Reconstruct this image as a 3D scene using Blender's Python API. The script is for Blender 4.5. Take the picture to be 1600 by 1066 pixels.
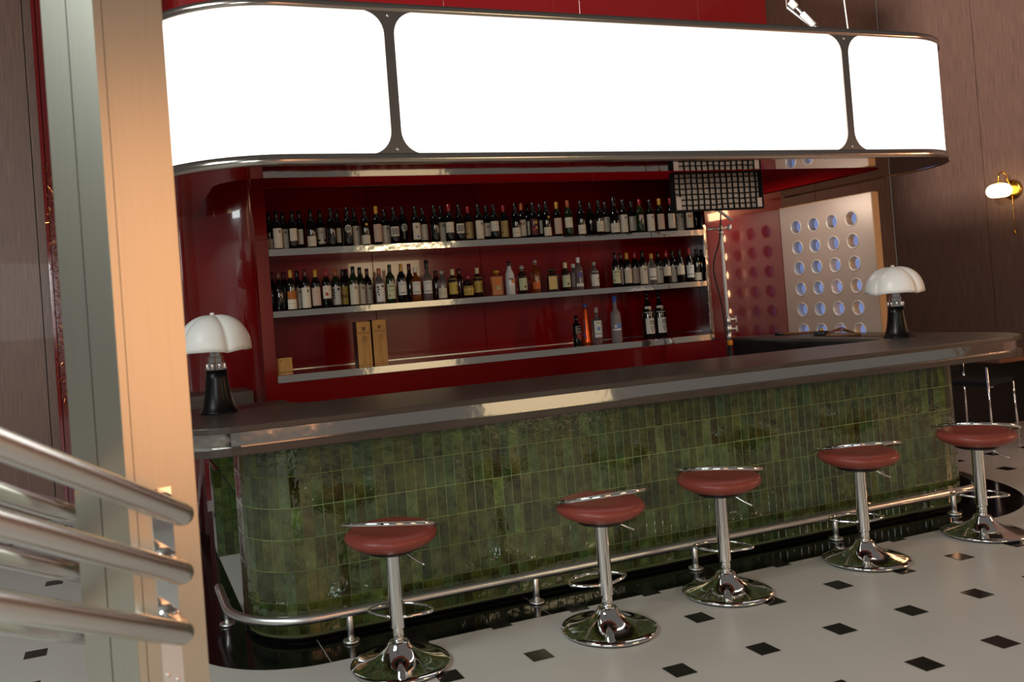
import bpy, bmesh, math, random
from mathutils import Vector, Matrix
random.seed(7)
PI = math.pi
C = bpy.context.scene.collection
S = bpy.context.scene
for o in list(bpy.data.objects):
    bpy.data.objects.remove(o)

# ------------------------------------------------------------------ camera
cd = bpy.data.cameras.new('camera')
cam = bpy.data.objects.new('camera', cd)
C.objects.link(cam)
fw = Vector((0.34363, 0.93903, 0.0120)).normalized()
rt = Vector((0.93682, -0.34165, -0.0750))
rt = (rt - fw * rt.dot(fw)).normalized()
up = rt.cross(fw)
cam.matrix_world = Matrix(((rt.x, up.x, -fw.x, 0), (rt.y, up.y, -fw.y, 0), (rt.z, up.z, -fw.z, 1.55), (0, 0, 0, 1)))
cd.sensor_width = 36
cd.lens = 29.99
cd.shift_x = 0.07939
cd.shift_y = -0.04094
cd.clip_start = 0.05
cd.dof.use_dof = True
cd.dof.focus_distance = 5.6
cd.dof.aperture_fstop = 4.0
S.camera = cam

# ------------------------------------------------------------------ world, lamps, exposure
w = bpy.data.worlds.new('world')
S.world = w
w.use_nodes = True
w.node_tree.nodes['Background'].inputs[0].default_value = (0.78, 0.72, 0.67, 1)
w.node_tree.nodes['Background'].inputs[1].default_value = 0.15

def area(name, loc, aim, sx, sy, power, col, spread=180):
    l = bpy.data.lights.new(name, 'AREA')
    l.shape = 'RECTANGLE'
    l.size = sx
    l.size_y = sy
    l.energy = power
    l.color = col
    l.spread = math.radians(spread)
    o = bpy.data.objects.new(name, l)
    C.objects.link(o)
    o.location = loc
    o.rotation_euler = (Vector(aim) - Vector(loc)).to_track_quat('-Z', 'Y').to_euler()
    return o
area('skylight_key', (-4.2, 1.0, 4.8), (2.2, 3.8, 0.2), 2.6, 2.6, 170, (0.90, 1.0, 0.99))
area('front_fill', (-2.2, -2.2, 2.3), (2.6, 6.4, 1.7), 2.2, 1.5, 115, (0.94, 1.0, 1.0))  # added soft fill from the front, brightens the bottle labels
area('gold_studio_panel', (4.6, -1.0, 2.28), (2.6, 6.3, 1.9), 1.3, 0.6, 22, (1.0, 0.80, 0.46))
area('gold_lower_panel', (4.6, -1.05, 1.0), (2.6, 6.3, 1.2), 1.5, 1.7, 5, (1.0, 0.76, 0.44))
area('warm_fill_panel', (1.35, -0.6, 1.65), (0.1, 2.0, 1.4), 1.0, 2.2, 18, (1.0, 0.45, 0.20))
area('warm_side_lamp', (8.98, 1.6, 1.95), (5.2, 4.6, 0.6), 0.3, 1.7, 55, (1.0, 0.52, 0.27))
area('high_left_light', (-2.2, 3.0, 5.6), (8.5, 7.0, 4.6), 1.6, 1.2, 190, (1.0, 0.93, 0.88), 75)
area('panel_fill', (5.1, 5.75, 2.24), (5.7, 5.75, 1.35), 0.9, 0.08, 5, (1.0, 0.95, 0.88))  # added fill under the soffit, brightens the top of the perforated panel
S.view_settings.view_transform = 'Standard'
S.view_settings.look = 'None'
S.view_settings.gamma = 1
S.view_settings.use_curve_mapping = False
S.view_settings.exposure = 0.0
S.cycles.use_denoising = True
S.cycles.max_bounces = 8
S.cycles.sample_clamp_indirect = 4

# ------------------------------------------------------------------ helpers
def lin(r, g, b):
    f = lambda c: c / 12.92 if c <= 0.04045 else ((c + 0.055) / 1.055) ** 2.4
    return (f(r / 255), f(g / 255), f(b / 255), 1)

def mat(name, col, rough=0.5, metal=0.0, coat=0.0, spec=0.5, emit=None, estr=0.0, trans=0.0, ior=1.45,
        noise=0.0, nscale=8.0, nstretch=(1, 1, 1), bump=0.0, bscale=30.0, rvar=0.0):
    m = bpy.data.materials.new(name)
    m.use_nodes = True
    nt = m.node_tree
    b = nt.nodes['Principled BSDF']
    b.inputs['Base Color'].default_value = col
    b.inputs['Roughness'].default_value = rough
    b.inputs['Metallic'].default_value = metal
    b.inputs['Coat Weight'].default_value = coat
    b.inputs['Coat Roughness'].default_value = 0.03
    b.inputs['Specular IOR Level'].default_value = spec
    b.inputs['Transmission Weight'].default_value = trans
    b.inputs['IOR'].default_value = ior
    if emit:
        b.inputs['Emission Color'].default_value = emit
        b.inputs['Emission Strength'].default_value = estr
    if noise or bump or rvar:
        g = nt.nodes.new('ShaderNodeNewGeometry')
        mp = nt.nodes.new('ShaderNodeMapping')
        mp.inputs['Scale'].default_value = nstretch
        nt.links.new(g.outputs['Position'], mp.inputs['Vector'])
    if noise or rvar:
        n = nt.nodes.new('ShaderNodeTexNoise')
        n.inputs['Scale'].default_value = nscale
        n.inputs['Detail'].default_value = 4
        nt.links.new(mp.outputs[0], n.inputs['Vector'])
        if noise:
            r = nt.nodes.new('ShaderNodeMapRange')
            r.inputs['From Min'].default_value = 0.3
            r.inputs['From Max'].default_value = 0.7
            r.inputs['To Min'].default_value = 1 - noise
            r.inputs['To Max'].default_value = 1 + noise
            nt.links.new(n.outputs[0], r.inputs[0])
            mx = nt.nodes.new('ShaderNodeVectorMath')
            mx.operation = 'SCALE'
            mx.inputs[0].default_value = col[:3]
            nt.links.new(r.outputs[0], mx.inputs['Scale'])
            nt.links.new(mx.outputs[0], b.inputs['Base Color'])
        if rvar:
            r2 = nt.nodes.new('ShaderNodeMapRange')
            r2.inputs['From Min'].default_value = 0.3
            r2.inputs['From Max'].default_value = 0.7
            r2.inputs['To Min'].default_value = max(0, rough - rvar)
            r2.inputs['To Max'].default_value = rough + rvar
            nt.links.new(n.outputs[0], r2.inputs[0])
            nt.links.new(r2.outputs[0], b.inputs['Roughness'])
    if bump:
        n2 = nt.nodes.new('ShaderNodeTexNoise')
        n2.inputs['Scale'].default_value = bscale
        n2.inputs['Detail'].default_value = 2
        nt.links.new(mp.outputs[0], n2.inputs['Vector'])
        bp = nt.nodes.new('ShaderNodeBump')
        bp.inputs['Strength'].default_value = bump
        bp.inputs['Distance'].default_value = 0.01
        nt.links.new(n2.outputs[0], bp.inputs['Height'])
        nt.links.new(bp.outputs[0], b.inputs['Normal'])
        if coat:
            nt.links.new(bp.outputs[0], b.inputs['Coat Normal'])
    return m

def tile_mat(name, island):
    m = bpy.data.materials.new(name)
    m.use_nodes = True
    nt = m.node_tree
    b = nt.nodes['Principled BSDF']
    g = nt.nodes.new('ShaderNodeNewGeometry')
    if island:
        rnd = g.outputs['Random Per Island']
    else:
        rnd = nt.nodes.new('ShaderNodeObjectInfo').outputs['Random']
    cr = nt.nodes.new('ShaderNodeValToRGB')
    e = cr.color_ramp.elements
    e[0].position = 0
    e[0].color = lin(48, 50, 20)
    e[1].position = 1
    e[1].color = lin(90, 106, 54)
    for p, c in ((0.2, lin(76, 84, 34)), (0.4, lin(50, 64, 32)), (0.62, lin(84, 86, 42)), (0.82, lin(58, 80, 44))):
        k = e.new(p)
        k.color = c
    nt.links.new(rnd, cr.inputs[0])
    n = nt.nodes.new('ShaderNodeTexNoise')
    n.inputs['Scale'].default_value = 13
    n.inputs['Detail'].default_value = 5
    n.inputs['Roughness'].default_value = 0.7
    nt.links.new(g.outputs['Position'], n.inputs['Vector'])
    r = nt.nodes.new('ShaderNodeMapRange')
    r.inputs['From Min'].default_value = 0.32
    r.inputs['From Max'].default_value = 0.68
    r.inputs['To Min'].default_value = 0.3
    r.inputs['To Max'].default_value = 1.5
    nt.links.new(n.outputs[0], r.inputs[0])
    mx = nt.nodes.new('ShaderNodeVectorMath')
    mx.operation = 'SCALE'
    nt.links.new(cr.outputs[0], mx.inputs[0])
    nt.links.new(r.outputs[0], mx.inputs['Scale'])
    nt.links.new(mx.outputs[0], b.inputs['Base Color'])
    b.inputs['Roughness'].default_value = 0.07
    b.inputs['Specular IOR Level'].default_value = 0.55
    b.inputs['Coat Weight'].default_value = 0.7
    b.inputs['Coat Roughness'].default_value = 0.02
    n2 = nt.nodes.new('ShaderNodeTexNoise')
    n2.inputs['Scale'].default_value = 22
    n2.inputs['Detail'].default_value = 2
    nt.links.new(g.outputs['Position'], n2.inputs['Vector'])
    bp = nt.nodes.new('ShaderNodeBump')
    bp.inputs['Strength'].default_value = 0.35
    bp.inputs['Distance'].default_value = 0.006
    nt.links.new(n2.outputs[0], bp.inputs['Height'])
    nt.links.new(bp.outputs[0], b.inputs['Normal'])
    nt.links.new(bp.outputs[0], b.inputs['Coat Normal'])
    return m

M = {}
M['tile'] = tile_mat('green_glaze', False)
M['tile_i'] = tile_mat('green_glaze_field', True)
M['grout'] = mat('green_grout', lin(136, 150, 100), 0.65)
M['red'] = mat('red_lacquer', lin(112, 7, 10), 0.18, coat=1.0, bump=0.02, bscale=3.0)
M['red_niche'] = mat('red_lacquer_niche', lin(134, 6, 10), 0.16, coat=0.35, spec=0.35, bump=0.03, bscale=3.0)
M['red_soft'] = mat('red_lacquer_soffit', lin(120, 10, 12), 0.1, coat=1.0, bump=0.035, bscale=2.0)
M['wood'] = mat('dark_wood_veneer', lin(122, 92, 79), 0.42, noise=0.28, nscale=5.0, nstretch=(24, 24, 0.7), coat=0.05)
M['white_floor'] = mat('white_floor', lin(206, 203, 196), 0.32, noise=0.03, nscale=2.0, spec=0.4)
M['black_tile'] = mat('black_floor_tile', lin(34, 32, 32), 0.16, noise=0.25, nscale=25)
M['black_stone'] = mat('polished_black_stone', lin(13, 13, 14), 0.10, noise=0.4, nscale=6, spec=0.55)
M['slab'] = mat('dark_stone_slab', lin(70, 60, 54), 0.33, noise=0.22, nscale=7.0, nstretch=(0.6, 4, 4), spec=0.5)
M['chrome'] = mat('chrome', (0.83, 0.83, 0.82, 1), 0.05, 1.0)
M['wavy_chrome'] = mat('polished_steel_strip', (0.80, 0.76, 0.70, 1), 0.07, 1.0, bump=0.12, bscale=9)
M['trim_chrome'] = mat('polished_steel_trim', (0.46, 0.41, 0.37, 1), 0.2, 1.0, bump=0.03, bscale=5)
M['mirror'] = mat('mirror_soffit_sheet', (0.62, 0.56, 0.54, 1), 0.03, 1.0, bump=0.05, bscale=2.5)
M['satin'] = mat('satin_steel', (0.78, 0.77, 0.75, 1), 0.34, 1.0)
M['brushed'] = mat('brushed_steel_column', (0.58, 0.56, 0.47, 1), 0.36, 1.0, noise=0.025, nscale=6, nstretch=(30, 30, 0.6))
M['dark'] = mat('dark_gap', lin(28, 22, 18), 0.6)
M['black'] = mat('black_plastic', lin(14, 14, 15), 0.4)
M['black_fabric'] = mat('black_fabric', lin(16, 16, 18), 0.85)
M['sign_white'] = mat('backlit_acrylic', (1, 1, 1, 1), 0.3, emit=(1.0, 0.985, 0.955, 1), estr=1.5)
M['leather'] = mat('oxblood_leather', lin(140, 64, 53), 0.36, noise=0.08, nscale=30, bump=0.04, bscale=220)
M['shade'] = mat('milk_white_shade', lin(232, 230, 224), 0.35, spec=0.4)
M['lamp_base'] = mat('satin_black_metal', lin(20, 19, 18), 0.32, 0.6)
M['champagne'] = mat('champagne_metal_panel', lin(206, 182, 164), 0.38, 0.45)
M['ring'] = mat('pale_metal_ring', lin(226, 214, 196), 0.35, 0.3)
M['oak'] = mat('pale_edge_veneer', lin(196, 150, 104), 0.5, noise=0.1, nscale=20, nstretch=(1, 1, 0.1))
M['glow_blue'] = mat('blue_glow_sheet', lin(150, 165, 215), 0.5, emit=lin(140, 158, 215), estr=0.5)  # glow imitates bluish light from the room behind the panel
M['brass'] = mat('brass', lin(214, 160, 66), 0.22, 1.0)
M['globe'] = mat('lit_opal_globe', (1, 0.9, 0.7, 1), 0.3, emit=(1.0, 0.80, 0.42, 1), estr=4.0)
M['tabletop'] = mat('brown_table_top', lin(120, 78, 52), 0.35, noise=0.15, nscale=10, nstretch=(1, 8, 8))
M['gold'] = mat('gold_flakes', lin(226, 160, 88), 0.25, 1.0)
M['diffuser'] = mat('grey_diffuser_cloth', lin(228, 218, 210), 0.8)
M['white_paint'] = mat('white_enamel', lin(240, 240, 236), 0.25)
M['cable'] = mat('black_cable', lin(18, 17, 17), 0.5)
M['cord'] = mat('brown_cord', lin(120, 74, 38), 0.45)
M['orange'] = mat('orange_knob', lin(236, 140, 20), 0.4)
M['kraft'] = mat('pale_wooden_box', lin(190, 138, 74), 0.55, noise=0.15, nscale=16, nstretch=(3, 3, 0.4))
M['box_side'] = mat('dark_box_side', lin(44, 16, 14), 0.35)
M['ink'] = mat('brown_print', lin(66, 44, 22), 0.7)
# bottle materials
def glass(name, col, rough=0.06):
    return mat(name, col, rough, coat=0.6, spec=0.6)
M['g_dark'] = glass('dark_wine_glass', lin(14, 16, 12))
M['g_green'] = glass('green_wine_glass', lin(26, 44, 14))
M['g_amber'] = mat('amber_spirit_glass', lin(196, 110, 34), 0.05, trans=0.75)
M['g_brown'] = glass('dark_whisky_glass', lin(40, 18, 8))
M['g_clear'] = mat('clear_glass', lin(225, 225, 220), 0.04, trans=0.9)
M['g_frost'] = mat('frosted_glass', lin(160, 148, 150), 0.5, trans=0.35)
M['g_white'] = mat('white_glazed_bottle', lin(222, 226, 226), 0.15, coat=0.5)
M['g_orange'] = mat('orange_metallic_bottle', lin(214, 84, 24), 0.25, 0.6, noise=0.35, nscale=60)
COL = dict(cream=(226, 214, 192), white=(232, 230, 222), pink=(206, 178, 158), tan=(200, 172, 112), paleblue=(190, 214, 214),
           palegreen=(206, 212, 172), yellow=(206, 176, 84), grey=(150, 146, 136), blue=(48, 58, 104), red=(176, 44, 36), gold=(214, 168, 70),
           amber=(176, 96, 24), orange=(226, 118, 56), ink=(52, 46, 44), purple=(96, 84, 150), dkred=(84, 26, 30), sky=(110, 138, 206),
           ltgold=(232, 200, 130), gr2=(96, 108, 84))
for k, v in COL.items():
    M['p_' + k] = mat('paper_' + k, lin(*v), 0.55)
CAP = dict(k=(18, 16, 18), r=(150, 26, 30), y=(204, 150, 50), o=(178, 92, 50), b=(98, 52, 34), u=(74, 20, 24), g=(44, 62, 30), gk=(30, 26, 20),
           c=(226, 214, 170), w=(230, 226, 220), gl=(170, 160, 155), bl=(70, 100, 190))
for k, v in CAP.items():
    M['c_' + k] = mat('capsule_' + k, lin(*v), 0.32, coat=0.3)

class MB:
    def __init__(self):
        self.b = bmesh.new()
        self.mi = 0
    def _mark(self, faces):
        for f in faces:
            f.material_index = self.mi
    def box(self, lo, hi, bev=0.0, rz=0.0):
        lo, hi = Vector(lo), Vector(hi)
        c = (lo + hi) / 2
        s = hi - lo
        r = bmesh.ops.create_cube(self.b, size=1, matrix=Matrix.Translation(c) @ Matrix.Rotation(rz, 4, 'Z') @ Matrix.Diagonal((s.x, s.y, s.z, 1)))
        fs = {f for v in r['verts'] for f in v.link_faces}
        self._mark(fs)
        if bev:
            es = list({e for v in r['verts'] for e in v.link_edges})
            q = bmesh.ops.bevel(self.b, geom=es, offset=bev, segments=1, affect='EDGES', profile=0.5)
            self._mark(q['faces'])
        return self
    def lathe(self, prof, seg=20, mtx=None, smooth=True):
        mtx = mtx or Matrix()
        rings = []
        for r, z in prof:
            if r < 1e-6:
                rings.append([self.b.verts.new(mtx @ Vector((0, 0, z)))])
            else:
                rings.append([self.b.verts.new(mtx @ Vector((r * math.cos(2 * PI * k / seg), r * math.sin(2 * PI * k / seg), z))) for k in range(seg)])
        for a, c in zip(rings, rings[1:]):
            for k in range(seg):
                j = (k + 1) % seg
                if len(a) == 1 and len(c) == 1:
                    continue
                if len(a) == 1:
                    f = self.b.faces.new((a[0], c[j], c[k]))
                elif len(c) == 1:
                    f = self.b.faces.new((a[k], a[j], c[0]))
                else:
                    f = self.b.faces.new((a[k], a[j], c[j], c[k]))
                f.smooth = smooth
                f.material_index = self.mi
        return self
    def cyl(self, p0, p1, r, seg=14, r1=None):
        p0, p1 = Vector(p0), Vector(p1)
        d = p1 - p0
        m = Matrix.Translation(p0) @ d.to_track_quat('Z', 'Y').to_matrix().to_4x4()
        L = d.length
        r1 = r if r1 is None else r1
        e = min(r, r1) * 0.12
        return self.lathe([(0, 0), (r - e, 0), (r, e), (r1, L - e), (r1 - e, L), (0, L)], seg, m)
    def tube(self, pts, r, seg=10, closed=False, caps=True):
        pts = [Vector(p) for p in pts]
        n = len(pts)
        T = []
        for i in range(n):
            if closed:
                t = pts[(i + 1) % n] - pts[i - 1]
            else:
                t = pts[min(i + 1, n - 1)] - pts[max(i - 1, 0)]
            T.append(t.normalized())
        nrm = T[0].orthogonal().normalized()
        rings = []
        for i in range(n):
            if i:
                nrm = (T[i - 1].rotation_difference(T[i])) @ nrm
                nrm = (nrm - T[i] * nrm.dot(T[i])).normalized()
            bn = T[i].cross(nrm)
            rr = r[i] if isinstance(r, (list, tuple)) else r
            rings.append([self.b.verts.new(pts[i] + (nrm * math.cos(2 * PI * k / seg) + bn * math.sin(2 * PI * k / seg)) * rr) for k in range(seg)])
        m = n if closed else n - 1
        for i in range(m):
            a, c = rings[i], rings[(i + 1) % n]
            off = 0
            if closed and i == n - 1:
                off = min(range(seg), key=lambda q: (a[0].co - c[q].co).length)
            for k in range(seg):
                f = self.b.faces.new((a[k], a[(k + 1) % seg], c[(k + 1 + off) % seg], c[(k + off) % seg]))
                f.smooth = True
                f.material_index = self.mi
        if caps and not closed:
            for rg, p, d in ((rings[0], pts[0], -T[0]), (rings[-1], pts[-1], T[-1])):
                rr = r if not isinstance(r, (list, tuple)) else (r[0] if rg is rings[0] else r[-1])
                v = self.b.verts.new(p + d * rr * 0.35)
                for k in range(seg):
                    f = self.b.faces.new((rg[k], rg[(k + 1) % seg], v))
                    f.smooth = True
                    f.material_index = self.mi
        return self
    def prism(self, poly, z0, z1, bev=0.0):
        vs = [self.b.verts.new((x, y, z0)) for x, y in poly]
        f = self.b.faces.new(vs)
        f.normal_update()
        if f.normal.z > 0:
            f.normal_flip()
        q = bmesh.ops.extrude_face_region(self.b, geom=[f])
        nv = [v for v in q['geom'] if isinstance(v, bmesh.types.BMVert)]
        bmesh.ops.translate(self.b, vec=(0, 0, z1 - z0), verts=nv)
        fs = {g for v in vs + nv for g in v.link_faces}
        self._mark(fs)
        if bev:
            es = [e for e in {e for v in nv + vs for e in v.link_edges} if abs(e.verts[0].co.z - e.verts[1].co.z) < 1e-6]
            q = bmesh.ops.bevel(self.b, geom=es, offset=bev, segments=2, affect='EDGES', profile=0.5)
            self._mark(q['faces'])
        return self
    def quad(self, a, b, c, d):
        f = self.b.faces.new([self.b.verts.new(p) for p in (a, b, c, d)])
        f.material_index = self.mi
        return self
    def ribbon(self, pts, z0, z1, th):
        """wall along pts [(x,y,nx,ny)], thickness th inwards (against n)"""
        o = [[self.b.verts.new((x - nx * t, y - ny * t, z)) for (x, y, nx, ny) in pts] for t, z in ((0, z0), (0, z1), (th, z1), (th, z0))]
        for i in range(len(pts) - 1):
            for k in range(4):
                a, c = o[k], o[(k + 1) % 4]
                f = self.b.faces.new((a[i], a[i + 1], c[i + 1], c[i]))
                f.smooth = k in (0, 2)
                f.material_index = self.mi
        for i in (0, len(pts) - 1):
            f = self.b.faces.new([o[k][i] for k in range(4)])
            f.material_index = self.mi
        return self
    def mesh(self, name, mats):
        bmesh.ops.recalc_face_normals(self.b, faces=self.b.faces)
        me = bpy.data.meshes.new(name)
        self.b.to_mesh(me)
        self.b.free()
        for m in (mats if isinstance(mats, (list, tuple)) else [mats]):
            me.materials.append(m)
        return me
    def build(self, name, mats, parent=None, local=False):
        o = bpy.data.objects.new(name, self.mesh(name, mats))
        C.objects.link(o)
        put(o, parent, local)
        return o

def put(o, parent, local=False):
    if parent is not None:
        o.parent = parent
        if not local:
            if parent.type == 'EMPTY':
                o.matrix_parent_inverse = (Matrix.Translation(parent.location) @ parent.rotation_euler.to_matrix().to_4x4()).inverted()

def tag(o, label, cat, group=None, kind=None):
    if label:
        o['label'] = label
    if cat:
        o['category'] = cat
    if group:
        o['group'] = group
    if kind:
        o['kind'] = kind
    return o

def thing(name, loc, label, cat, group=None, rz=0):
    o = bpy.data.objects.new(name, None)
    o.empty_display_size = 0.1
    C.objects.link(o)
    o.location = loc
    o.rotation_euler = (0, 0, rz)
    return tag(o, label, cat, group)

def inst(name, me, parent, mtx=None):
    o = bpy.data.objects.new(name, me)
    C.objects.link(o)
    o.parent = parent
    if mtx is not None:
        o.matrix_local = mtx
    return o

def copy_tree(o, parent=None):
    c = o.copy()
    C.objects.link(c)
    c.parent = parent
    for ch in list(o.children):
        copy_tree(ch, c)
    return c

def arc(cx, cy, r, a0, a1, n):
    return [(cx + r * math.cos(math.radians(a0 + (a1 - a0) * k / n)), cy + r * math.sin(math.radians(a0 + (a1 - a0) * k / n))) for k in range(n + 1)]

def upath(xl, xr, yf, R, ybl, ybr, Rr=None, n=14, sub=0.25):
    """outline left-back -> front-left arc -> front -> front-right arc -> right-back with outward normals"""
    Rr = R if Rr is None else Rr
    p = []
    def line(x0, y0, x1, y1, nx, ny):
        L = math.hypot(x1 - x0, y1 - y0)
        k = max(1, int(L / sub))
        for i in range(k):
            p.append((x0 + (x1 - x0) * i / k, y0 + (y1 - y0) * i / k, nx, ny))
    line(xl, ybl, xl, yf + R, -1, 0)
    for k in range(n):
        a = math.radians(180 + 90 * k / n)
        p.append((xl + R + R * math.cos(a), yf + R + R * math.sin(a), math.cos(a), math.sin(a)))
    line(xl + R, yf, xr - Rr, yf, 0, -1)
    for k in range(n):
        a = math.radians(270 + 90 * k / n)
        p.append((xr - Rr + Rr * math.cos(a), yf + Rr + Rr * math.sin(a), math.cos(a), math.sin(a)))
    line(xr, yf + Rr, xr, ybr, 1, 0)
    p.append((xr, ybr, 1, 0))
    return p

def smooth_pts(pts, k=6):
    pts = [Vector(p) for p in pts]
    out = []
    for i in range(len(pts) - 1):
        p0, p1, p2, p3 = pts[max(i - 1, 0)], pts[i], pts[i + 1], pts[min(i + 2, len(pts) - 1)]
        for j in range(k):
            t = j / k
            out.append(0.5 * ((2 * p1) + (p2 - p0) * t + (2 * p0 - 5 * p1 + 4 * p2 - p3) * t * t + (3 * p1 - p0 - 3 * p2 + p3) * t ** 3))
    out.append(pts[-1])
    return out
# ------------------------------------------------------------------ setting: floor, walls
fl = MB().box((-6.5, -2.5, -0.08), (9.3, 8.1, 0.0)).build('floor', M['white_floor'])
tag(fl, 'white floor with scattered black square tiles', None, kind='structure')
G, U0, V0, Q = 0.424667, 1.628037, 3.410199, 0.0513
me_sq = MB().box((-Q, -Q, 0), (Q, Q, 0.0015), 0.0006).mesh('tile', M['black_tile'])
for i in range(-7, 15):
    for j in range(-11, 3):
        x, y = U0 + G * i, V0 - G * j
        if y > 3.86 and 0.12 < x < 5.95:
            continue
        if y > 7.8 or x > 8.2 or x < -1.6:
            continue
        if j == -1 and not (0.8 < x < 4.95) and 0.1 < x < 5.7:
            continue
        inst('tile', me_sq, fl, Matrix.Translation((x, y, 0.0004 if j != -1 else 0.0006)))
# polished black border round the bar, laid in slabs with open joints
bz = 0.002
def slab(poly):
    MB().prism(poly, 0.0, bz).build('border_slab', M['black_stone'], fl)
gp = 0.0025
slab([(0.19, 7.4), (0.19, 4.415 + gp), (0.52, 4.415 + gp), (0.52, 7.4)])
slab(arc(0.79, 4.415, 0.6, 180, 270, 16) + [(0.79 - gp, 3.815), (0.79 - gp, 4.415 - gp), (0.2, 4.415 - gp)])
for a, b in ((0.79, 1.9), (1.9, 3.0), (3.0, 4.1), (4.1, 4.97)):
    slab([(a + gp, 3.815), (b - gp, 3.815), (b - gp, 4.5), (a + gp, 4.5)])
slab([(4.97 + gp, 3.815)] + arc(4.97, 4.765, 0.95, 270, 360, 18) + [(5.92, 5.3), (4.97 + gp, 5.3)])
# wood walls of separate veneer panels with dark joints
def wall_panels(name, label, x0, x1, fixed, axis, z1, w0):
    n = max(1, round((x1 - x0) / w0))
    m = MB()
    if axis == 'x':
        m.box((x0, fixed + 0.012, 0), (x1, fixed + 0.12, z1))
    else:
        m.box((fixed + 0.012, x0, 0), (fixed + 0.12, x1, z1))
    wl = m.build(name, M['dark'])
    tag(wl, label, None, kind='structure')
    a = x0
    k = 0
    while a < x1 - 0.01:
        b = min(a + w0, x1)
        m = MB()
        if axis == 'x':
            m.box((a + 0.004, fixed, 0), (b - 0.004, fixed + 0.0125, z1))
        else:
            m.box((fixed, a + 0.004, 0), (fixed + 0.0125, b - 0.004, z1))
        m.build('panel', M['wood'], wl)
        a = b
    return wl
wall_panels('wall_back', 'dark brown wood panelled back wall', -4.27, 9.15, 8.0, 'x', 6.0, 1.22)
wall_panels('wall_right', 'dark brown wood panelled side wall carrying the brass wall lamp', 0.68, 8.0, 9.15, 'y', 6.0, 1.22)

# ------------------------------------------------------------------ bar counter
bar = thing('bar_counter', (2.9, 4.3, 0), 'long bar counter faced in green glazed tiles with a double dark stone top', 'bar counter')
XL, XR, YF, RB = 0.51, 5.255, 4.09, 0.29
YB = 4.55
core = upath(XL + 0.0017, XR - 0.0017, YF + 0.0017, RB - 0.0017, YB, YB, n=24)
MB().ribbon(core, 0.03, 0.955, 0.16).build('grout_core', M['grout'], bar)
MB().ribbon(upath(XL + 0.03, XR - 0.03, YF + 0.03, RB - 0.03, YB, YB), 0.0, 0.031, 0.12).build('recessed_plinth', M['black'], bar)
for x, s in ((XL, 1), (XR, -1)):
    MB().box((min(x, x + s * 0.17), YB, 0.002), (max(x, x + s * 0.17), YB + 0.022, 0.955), 0.003).build('end_trim', M['chrome'], bar)
# tiles, six rows; alike pieces share one mesh
def tile_mesh(w, h, t=0.008, b=0.0014):
    m = MB()
    x, z = w / 2, h / 2
    V = [m.b.verts.new(p) for p in ((-x, 0, -z), (x, 0, -z), (x, 0, z), (-x, 0, z), (-x, -t + b, -z), (x, -t + b, -z), (x, -t + b, z), (-x, -t + b, z),
                                   (-x + b, -t, -z + b), (x - b, -t, -z + b), (x - b, -t, z - b), (-x + b, -t, z - b))]
    for q in ((0, 1, 5, 4), (1, 2, 6, 5), (2, 3, 7, 6), (3, 0, 4, 7), (4, 5, 9, 8), (5, 6, 10, 9), (6, 7, 11, 10), (7, 4, 8, 11), (8, 9, 10, 11)):
        m.b.faces.new([V[k] for k in q])
    return m
RH = 0.1517
S1, S2 = YB - (YF + RB), RB * PI / 2
S3 = XR - XL - 2 * RB
TOT = 2 * S1 + 2 * S2 + S3
NCOL = 102
PIT = TOT / NCOL
def at_s(s):
    if s < S1:
        return XL, YB - s, 180
    s -= S1
    if s < S2:
        a = 180 + 90 * s / S2
        return XL + RB + RB * math.cos(math.radians(a)), YF + RB + RB * math.sin(math.radians(a)), a
    s -= S2
    if s < S3:
        return XL + RB + s, YF, 270
    s -= S3
    if s < S2:
        a = 270 + 90 * s / S2
        return XR - RB + RB * math.cos(math.radians(a)), YF + RB + RB * math.sin(math.radians(a)), a
    s -= S2
    return XR, YF + RB + s, 360
tm = tile_mesh(PIT - 0.0028, RH - 0.0034).mesh('tile', M['tile'])
field = MB()
for c in range(NCOL):
    x, y, a = at_s((c + 0.5) * PIT)
    nx, ny = math.cos(math.radians(a)), math.sin(math.radians(a))
    for r in range(6):
        z = 0.042 + RH * (r + 0.5)
        if z + RH / 2 > 0.957:
            pass
        jit = random.uniform(-0.004, 0.004)
        jit2 = random.uniform(-0.0035, 0.0035)
        dp = 0.0085 - random.uniform(0, 0.0012)
        mt = (Matrix.Translation((x - nx * dp, y - ny * dp, z - 0.0006)) @ Matrix.Rotation(math.radians(a - 270) + jit, 4, 'Z')
              @ Matrix.Rotation(jit2, 4, 'X'))
        if c < 50:
            o = bpy.data.objects.new('tile', tm)
            C.objects.link(o)
            o.parent = bar
            o.matrix_local = Matrix.Translation(-bar.location) @ mt
        else:
            t = tile_mesh(PIT - 0.0028, RH - 0.0034)
            tmp = bpy.data.meshes.new('t')
            t.b.transform(mt)
            t.b.to_mesh(tmp)
            t.b.free()
            field.b.from_mesh(tmp)
            bpy.data.meshes.remove(tmp)
tf = field.build('tile_field', M['tile_i'], bar)
tf['kind'] = 'stuff'
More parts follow.
